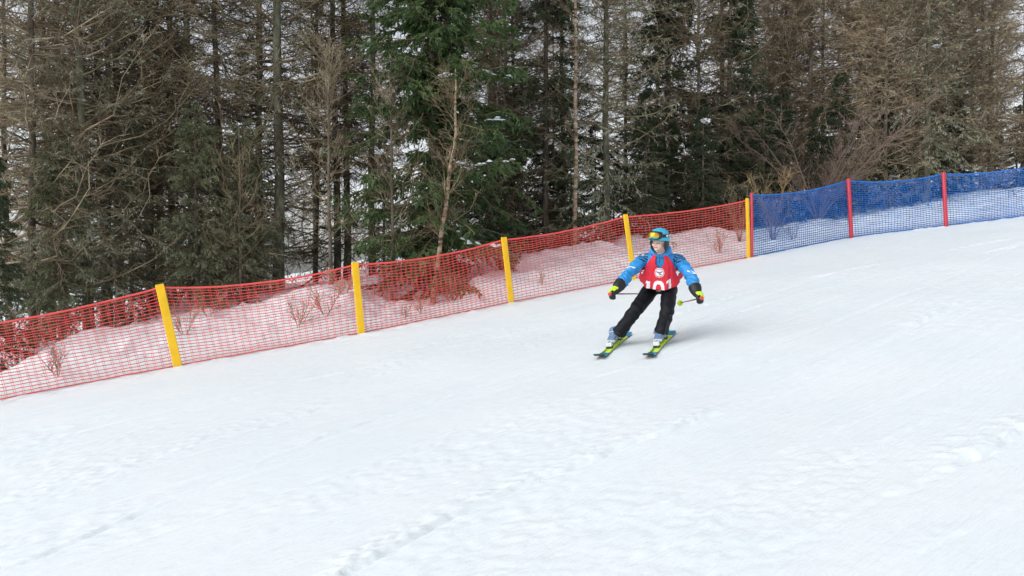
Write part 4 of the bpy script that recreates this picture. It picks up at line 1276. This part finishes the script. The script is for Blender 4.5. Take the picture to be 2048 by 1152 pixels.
# --- gloves, closed round the pole grips
POLES = {}
for nm, wr, el, ha, tip in (('r', 'rwr', 'rel', 'rha', at(1300, 587.5, 8.98) - BASE), ('l', 'lwr', 'lel', 'lha', at(1360, 606, 8.86) - BASE)):
    s = -1 if nm == 'r' else 1
    hd = unit(J[ha] - J[wr])                       # along the hand
    pd = unit(tip - J[ha])                         # along the pole
    pd = unit(pd)
    k_dir = unit(np.cross(pd, hd)); k_dir = k_dir if k_dir[0] * s > 0 else -k_dir    # back of the hand faces outwards
    pd2 = unit(np.cross(hd, k_dir)); pd2 = pd2 if pd2 @ pd > 0 else -pd2
    G = J[ha]                                      # pole axis passes here
    POLES[nm] = (G, pd, tip)
    mb = MB()
    limb(mb, [J[wr] * 0.72 + J[el] * 0.28, J[wr] * 0.95 + J[el] * 0.05, J[wr] + hd * 0.03, G - hd * 0.03 + k_dir * 0.012], [0.070, 0.066, 0.054, 0.040], n=20)
    ax = np.array([pd2, k_dir, hd])
    ball(mb, G - hd * 0.030 + k_dir * 0.020, ax, (0.052, 0.034, 0.058), 20, 12)          # palm
    for i in range(4):
        o_ = (i - 1.5) * 0.026
        ln_ = [0.95, 1.05, 1.0, 0.85][i]
        b0 = G + pd2 * o_ + k_dir * 0.030 + hd * 0.008
        ch = [b0, b0 + hd * 0.024 * ln_ - k_dir * 0.010, G + pd2 * o_ + hd * 0.032 * ln_ - k_dir * 0.014, G + pd2 * o_ + hd * 0.004 - k_dir * 0.030 * ln_]
        limb(mb, ch, [0.0160, 0.0155, 0.0150, 0.0130], n=10, sub=3)
    th_b = G - pd2 * 0.034 - hd * 0.035 + k_dir * 0.005
    limb(mb, [th_b, th_b - k_dir * 0.030 + hd * 0.012, G - pd2 * 0.030 - k_dir * 0.030 + hd * 0.022], [0.019, 0.017, 0.015], n=10, sub=3)
    gm = fuse(mb, "glove", 0.0042, [M['glove_black'], M['lime']], 2, 0.003, 30)
    c, n_ = centers(gm)
    r_ = c - G
    al = (c - J[wr]) @ hd
    back = ((c - G) @ unit(k_dir + UP * 0.9) > 0.012) & (al > 0.045) & (n_ @ unit(k_dir + UP * 0.9 + np.array([0, -0.5, 0])) > 0.05)
    gap_ = np.abs((c - G) @ pd2 + 0.004) < 0.004
    set_mat(gm, (back & ~gap_).astype(int))
    put("glove", gm, person)

# --- boots
def ski_frame(ends):
    a, b_ = ends; F = unit(a - b_); S = unit(np.cross(F, PN)); N = np.cross(S, F); N = N if N[2] > 0 else -N
    return F, S, N
BOOTS = {}
for nm, ends, an in (('r', SK_R, 'ran'), ('l', SK_L, 'lan')):
    F, S, N = ski_frame(ends)
    S = S if S[0] > 0 else -S
    # the point on the ski below the ankle
    A0 = J[an] + BASE
    w_ = (A0 - ends[1]) @ F
    C0 = ends[1] + F * w_ + N * 0.052
    C0 = C0 - BASE
    BOOTS[nm] = (C0, F, S, N)
    top = J[an] + unit(J[an] - C0) * 0.03
    mb = MB()
    pr = []
    for x, hw, hh in ((-0.125, 0.030, 0.075), (-0.105, 0.042, 0.10), (-0.03, 0.046, 0.12), (0.04, 0.048, 0.098), (0.10, 0.050, 0.072), (0.145, 0.046, 0.055), (0.165, 0.030, 0.040)):
        pr.append(ring(C0 + F * x + N * (0.012 + hh * 0.5), S, N, hw, hh * 0.5, 24, 0.7))
    loft(mb, pr)
    limb(mb, [C0 - F * 0.045 + N * 0.06, C0 - F * 0.035 + N * 0.11, top], [0.064, 0.066, 0.070], n=22, hint=F)
    bt = fuse(mb, "boot", 0.005, [M['boot'], M['black_rubber'], M['boot_light']], 2)
    c, n_ = centers(bt); hgt = (c - C0) @ N; fw = (c - C0) @ F
    mi = np.where(hgt < 0.022, 1, 0)
    mi[(hgt < 0.050) & (fw > 0.125) & (hgt > 0.022)] = 2
    set_mat(bt, mi)
    bo = put("boot", bt, person)
    bk = MB()
    for x, h_, w2 in ((0.05, 0.100, 0.046), (0.025, 0.135, 0.052)):
        loop = np.array([C0 + F * (x + 0.018 * math.cos(a)) + S * (w2 * math.sin(a)) * 1.02 + N * (h_ + 0.012 * math.cos(a) - 0.02) for a in np.linspace(-1.5, 1.5, 9)])
        bk.tubes(loop[None], np.full((1, 9), 0.006), 6, flat=0.6)
    bk.build("buckle", M['boot_light'], bo)

# --- skis
for nm, ends, lab in (('r', SK_R, "lime and blue ski at left, under the skier's outstretched leg"), ('l', SK_L, "lime and blue ski at right, under the skier's bent leg")):
    F, S, N = ski_frame(ends)
    S = S if S[0] > 0 else -S
    L_ = 1.30
    o_tail = ends[0] - F * L_
    root = empty("ski", ends[0] * 0.5 + o_tail * 0.5)
    tag(root, lab, "ski", "pair of skis on the skier's boots")
    cen = np.array(root.location)
    xs = np.linspace(0, L_, 53)
    def sect(x):
        u_ = x / L_
        hw = 0.043 + 0.018 * (2 * abs(u_ - 0.45)) ** 2
        if u_ > 0.955: hw *= max(0.72, math.sqrt(max(0.02, 1 - ((u_ - 0.955) / 0.047) ** 2)))
        if u_ < 0.02: hw *= 0.85
        z = 0.016 + (0.045 * ((u_ - 0.87) / 0.13) ** 2 if u_ > 0.87 else 0) + (0.012 * ((0.05 - u_) / 0.05) ** 2 if u_ < 0.05 else 0)
        th_ = 0.007 + 0.009 * math.exp(-((u_ - 0.45) / 0.3) ** 2)
        return hw, z, th_
    Vv, q, mi = [], [], []
    for x in xs:
        hw, z, th_ = sect(x)
        for sx, hz in ((-1, 0), (1, 0), (1, th_ * 0.6), (0.9, th_), (-0.9, th_), (-1, th_ * 0.6)):
            Vv.append(o_tail + F * x + S * sx * hw + N * (z + hz) - cen)
    mb = MB(); Vv = np.array(Vv)
    groups = {0: [], 1: [], 2: []}
    for j in range(len(xs) - 1):
        u_ = xs[j] / L_
        for i in range(6):
            f_ = (j * 6 + i, j * 6 + (i + 1) % 6, (j + 1) * 6 + (i + 1) % 6, (j + 1) * 6 + i)
            g = 2 if i == 0 else (1 if (u_ > 0.80 or u_ < 0.17) else 0)
            groups[g].append(f_)
    for g, fl_ in groups.items():
        k0 = mb.n
        mb.add(Vv, quads=fl_, m=g)
    e0 = len(xs) - 1
    mb.add(Vv, tris=[(e0 * 6, e0 * 6 + i, e0 * 6 + i + 1) for i in range(1, 5)] + [(0, i + 1, i) for i in range(1, 5)], m=1)
    mb.build("ski_body", [M['ski_lime'], M['ski_blue'], M['black_rubber']], root, smooth=False)
    # printed letters near the tip, rubber tip cap, binding
    pr_ = MB()
    rgp = np.random.default_rng(3)
    for k in range(13):
        x = L_ * (0.70 + 0.0125 * k)
        hw, z, th_ = sect(x)
        for kk in range(2):
            a0 = -hw * 0.75 + rgp.uniform(0, 0.35) * hw; a1 = a0 + hw * rgp.uniform(0.3, 0.6)
            p = [o_tail + F * (x + dx) + S * a + N * (sect(x + dx)[1] + sect(x + dx)[2] + 0.0015) - cen for dx, a in ((0, a0), (0, a1), (0.009, a1), (0.009, a0))]
            pr_.add(np.array(p), quads=[(0, 1, 2, 3)])
    pr_.build("ski_print", M['ski_green'], root)
    cp_ = MB(); x = L_ * 0.992; hw, z, th_ = sect(x)
    xs2 = np.linspace(L_ * 0.962, L_ * 1.004, 7)
    for sx in (-1, 1):
        pts_ = np.array([o_tail + F * x_ + S * sx * sect(min(x_, L_))[0] * 0.98 + N * (sect(min(x_, L_))[1] + 0.007) - cen for x_ in xs2])
        cp_.tubes(pts_[None], np.full((1, 7), 0.0035), 6)
    hw, z, th_ = sect(L_)
    cp_.tubes(np.array([[o_tail + F * (L_ + 0.003) + S * k * hw + N * (z + 0.007) - cen for k in (-1, 0, 1)]]), np.full((1, 3), 0.004), 6)
    cp_.build("tip_guard", M['black_rubber'], root)
    C0, F_, S_, N_ = BOOTS[nm]
    C0 = C0 + BASE - cen
    bx = np.stack([F, S, N], 1)
    bd = MB(); bd.box(C0 + F * 0.215 - N * 0.014, (0.085, 0.062, 0.024), bx, 0); bd.box(C0 + F * 0.208 + N * 0.022, (0.070, 0.060, 0.046), bx, 1)
    bd.box(C0 + F * 0.215 + N * 0.040, (0.034, 0.026, 0.014), bx, 0); bd.box(C0 + F * 0.178 + N * 0.030, (0.014, 0.066, 0.018), bx, 0)
    bd.build("toe_binding", [M['black_rubber'], M['boot_light']], root, smooth=False)
    bd = MB(); bd.box(C0 - F * 0.185 - N * 0.010, (0.12, 0.062, 0.034), bx, 0); bd.box(C0 - F * 0.165 + N * 0.030, (0.05, 0.050, 0.055), bx, 1)
    bd.box(C0 - F * 0.215 + N * 0.035, (0.075, 0.030, 0.016), bx, 0)
    bd.build("heel_binding", [M['black_rubber'], M['ski_lime']], root, smooth=False)
    bd = MB(); bd.box(C0 + F * 0.01 - N * 0.018, (0.34, 0.060, 0.020), bx, 0)
    bd.build("binding_plate", M['ski_lime'], root, smooth=False)

# --- poles, trailing behind
for nm, lab in (('r', "ski pole in the skier's hand on the left, trailing behind the thigh"), ('l', "ski pole in the skier's hand on the right, lime basket trailing behind")):
    G, pd, tip = POLES[nm]
    root = empty("ski_pole", G + BASE)
    tag(root, lab, "ski pole", "pair of ski poles held by the skier")
    e1 = unit(np.cross(pd, UP))
    L_ = np.linalg.norm(tip - G)
    gr = MB()
    limb(gr, [-pd * 0.078, -pd * 0.05, pd * 0.0, pd * 0.06], [0.017, 0.016, 0.014, 0.013], n=12)
    g_ = gr.build("grip", M['glove_black'], root)
    ball(MB(), -pd * 0.085, np.array([e1, np.cross(e1, pd), pd]), (0.022, 0.022, 0.018), 14, 10).build("grip_cap", M['grip_red'], g_)
    MB().tubes(np.array([[pd * 0.05, pd * (L_ * 0.30)]]), np.full((1, 2), 0.0075), 10).build("shaft", M['pole_dark'], root)
    MB().tubes(np.array([[pd * (L_ * 0.30), pd * L_, pd * (L_ + 0.03)]]), np.array([[0.0074, 0.006, 0.005]]), 10).build("lower_shaft", M['pole_red'], root)
    bs = MB()
    A_, B_ = e1, np.cross(e1, pd)
    loft(bs, [ring(pd * (L_ + x), A_, B_, r_, r_, 18) for x, r_ in ((-0.012, 0.012), (-0.006, 0.034), (0.0, 0.036), (0.004, 0.010))])
    bs.build("basket", M['lime'], root)
    MB().tubes(np.array([[pd * (L_ + 0.02), pd * (L_ + 0.06)]]), np.array([[0.005, 0.002]]), 8).build("tip", M['steel'], root)
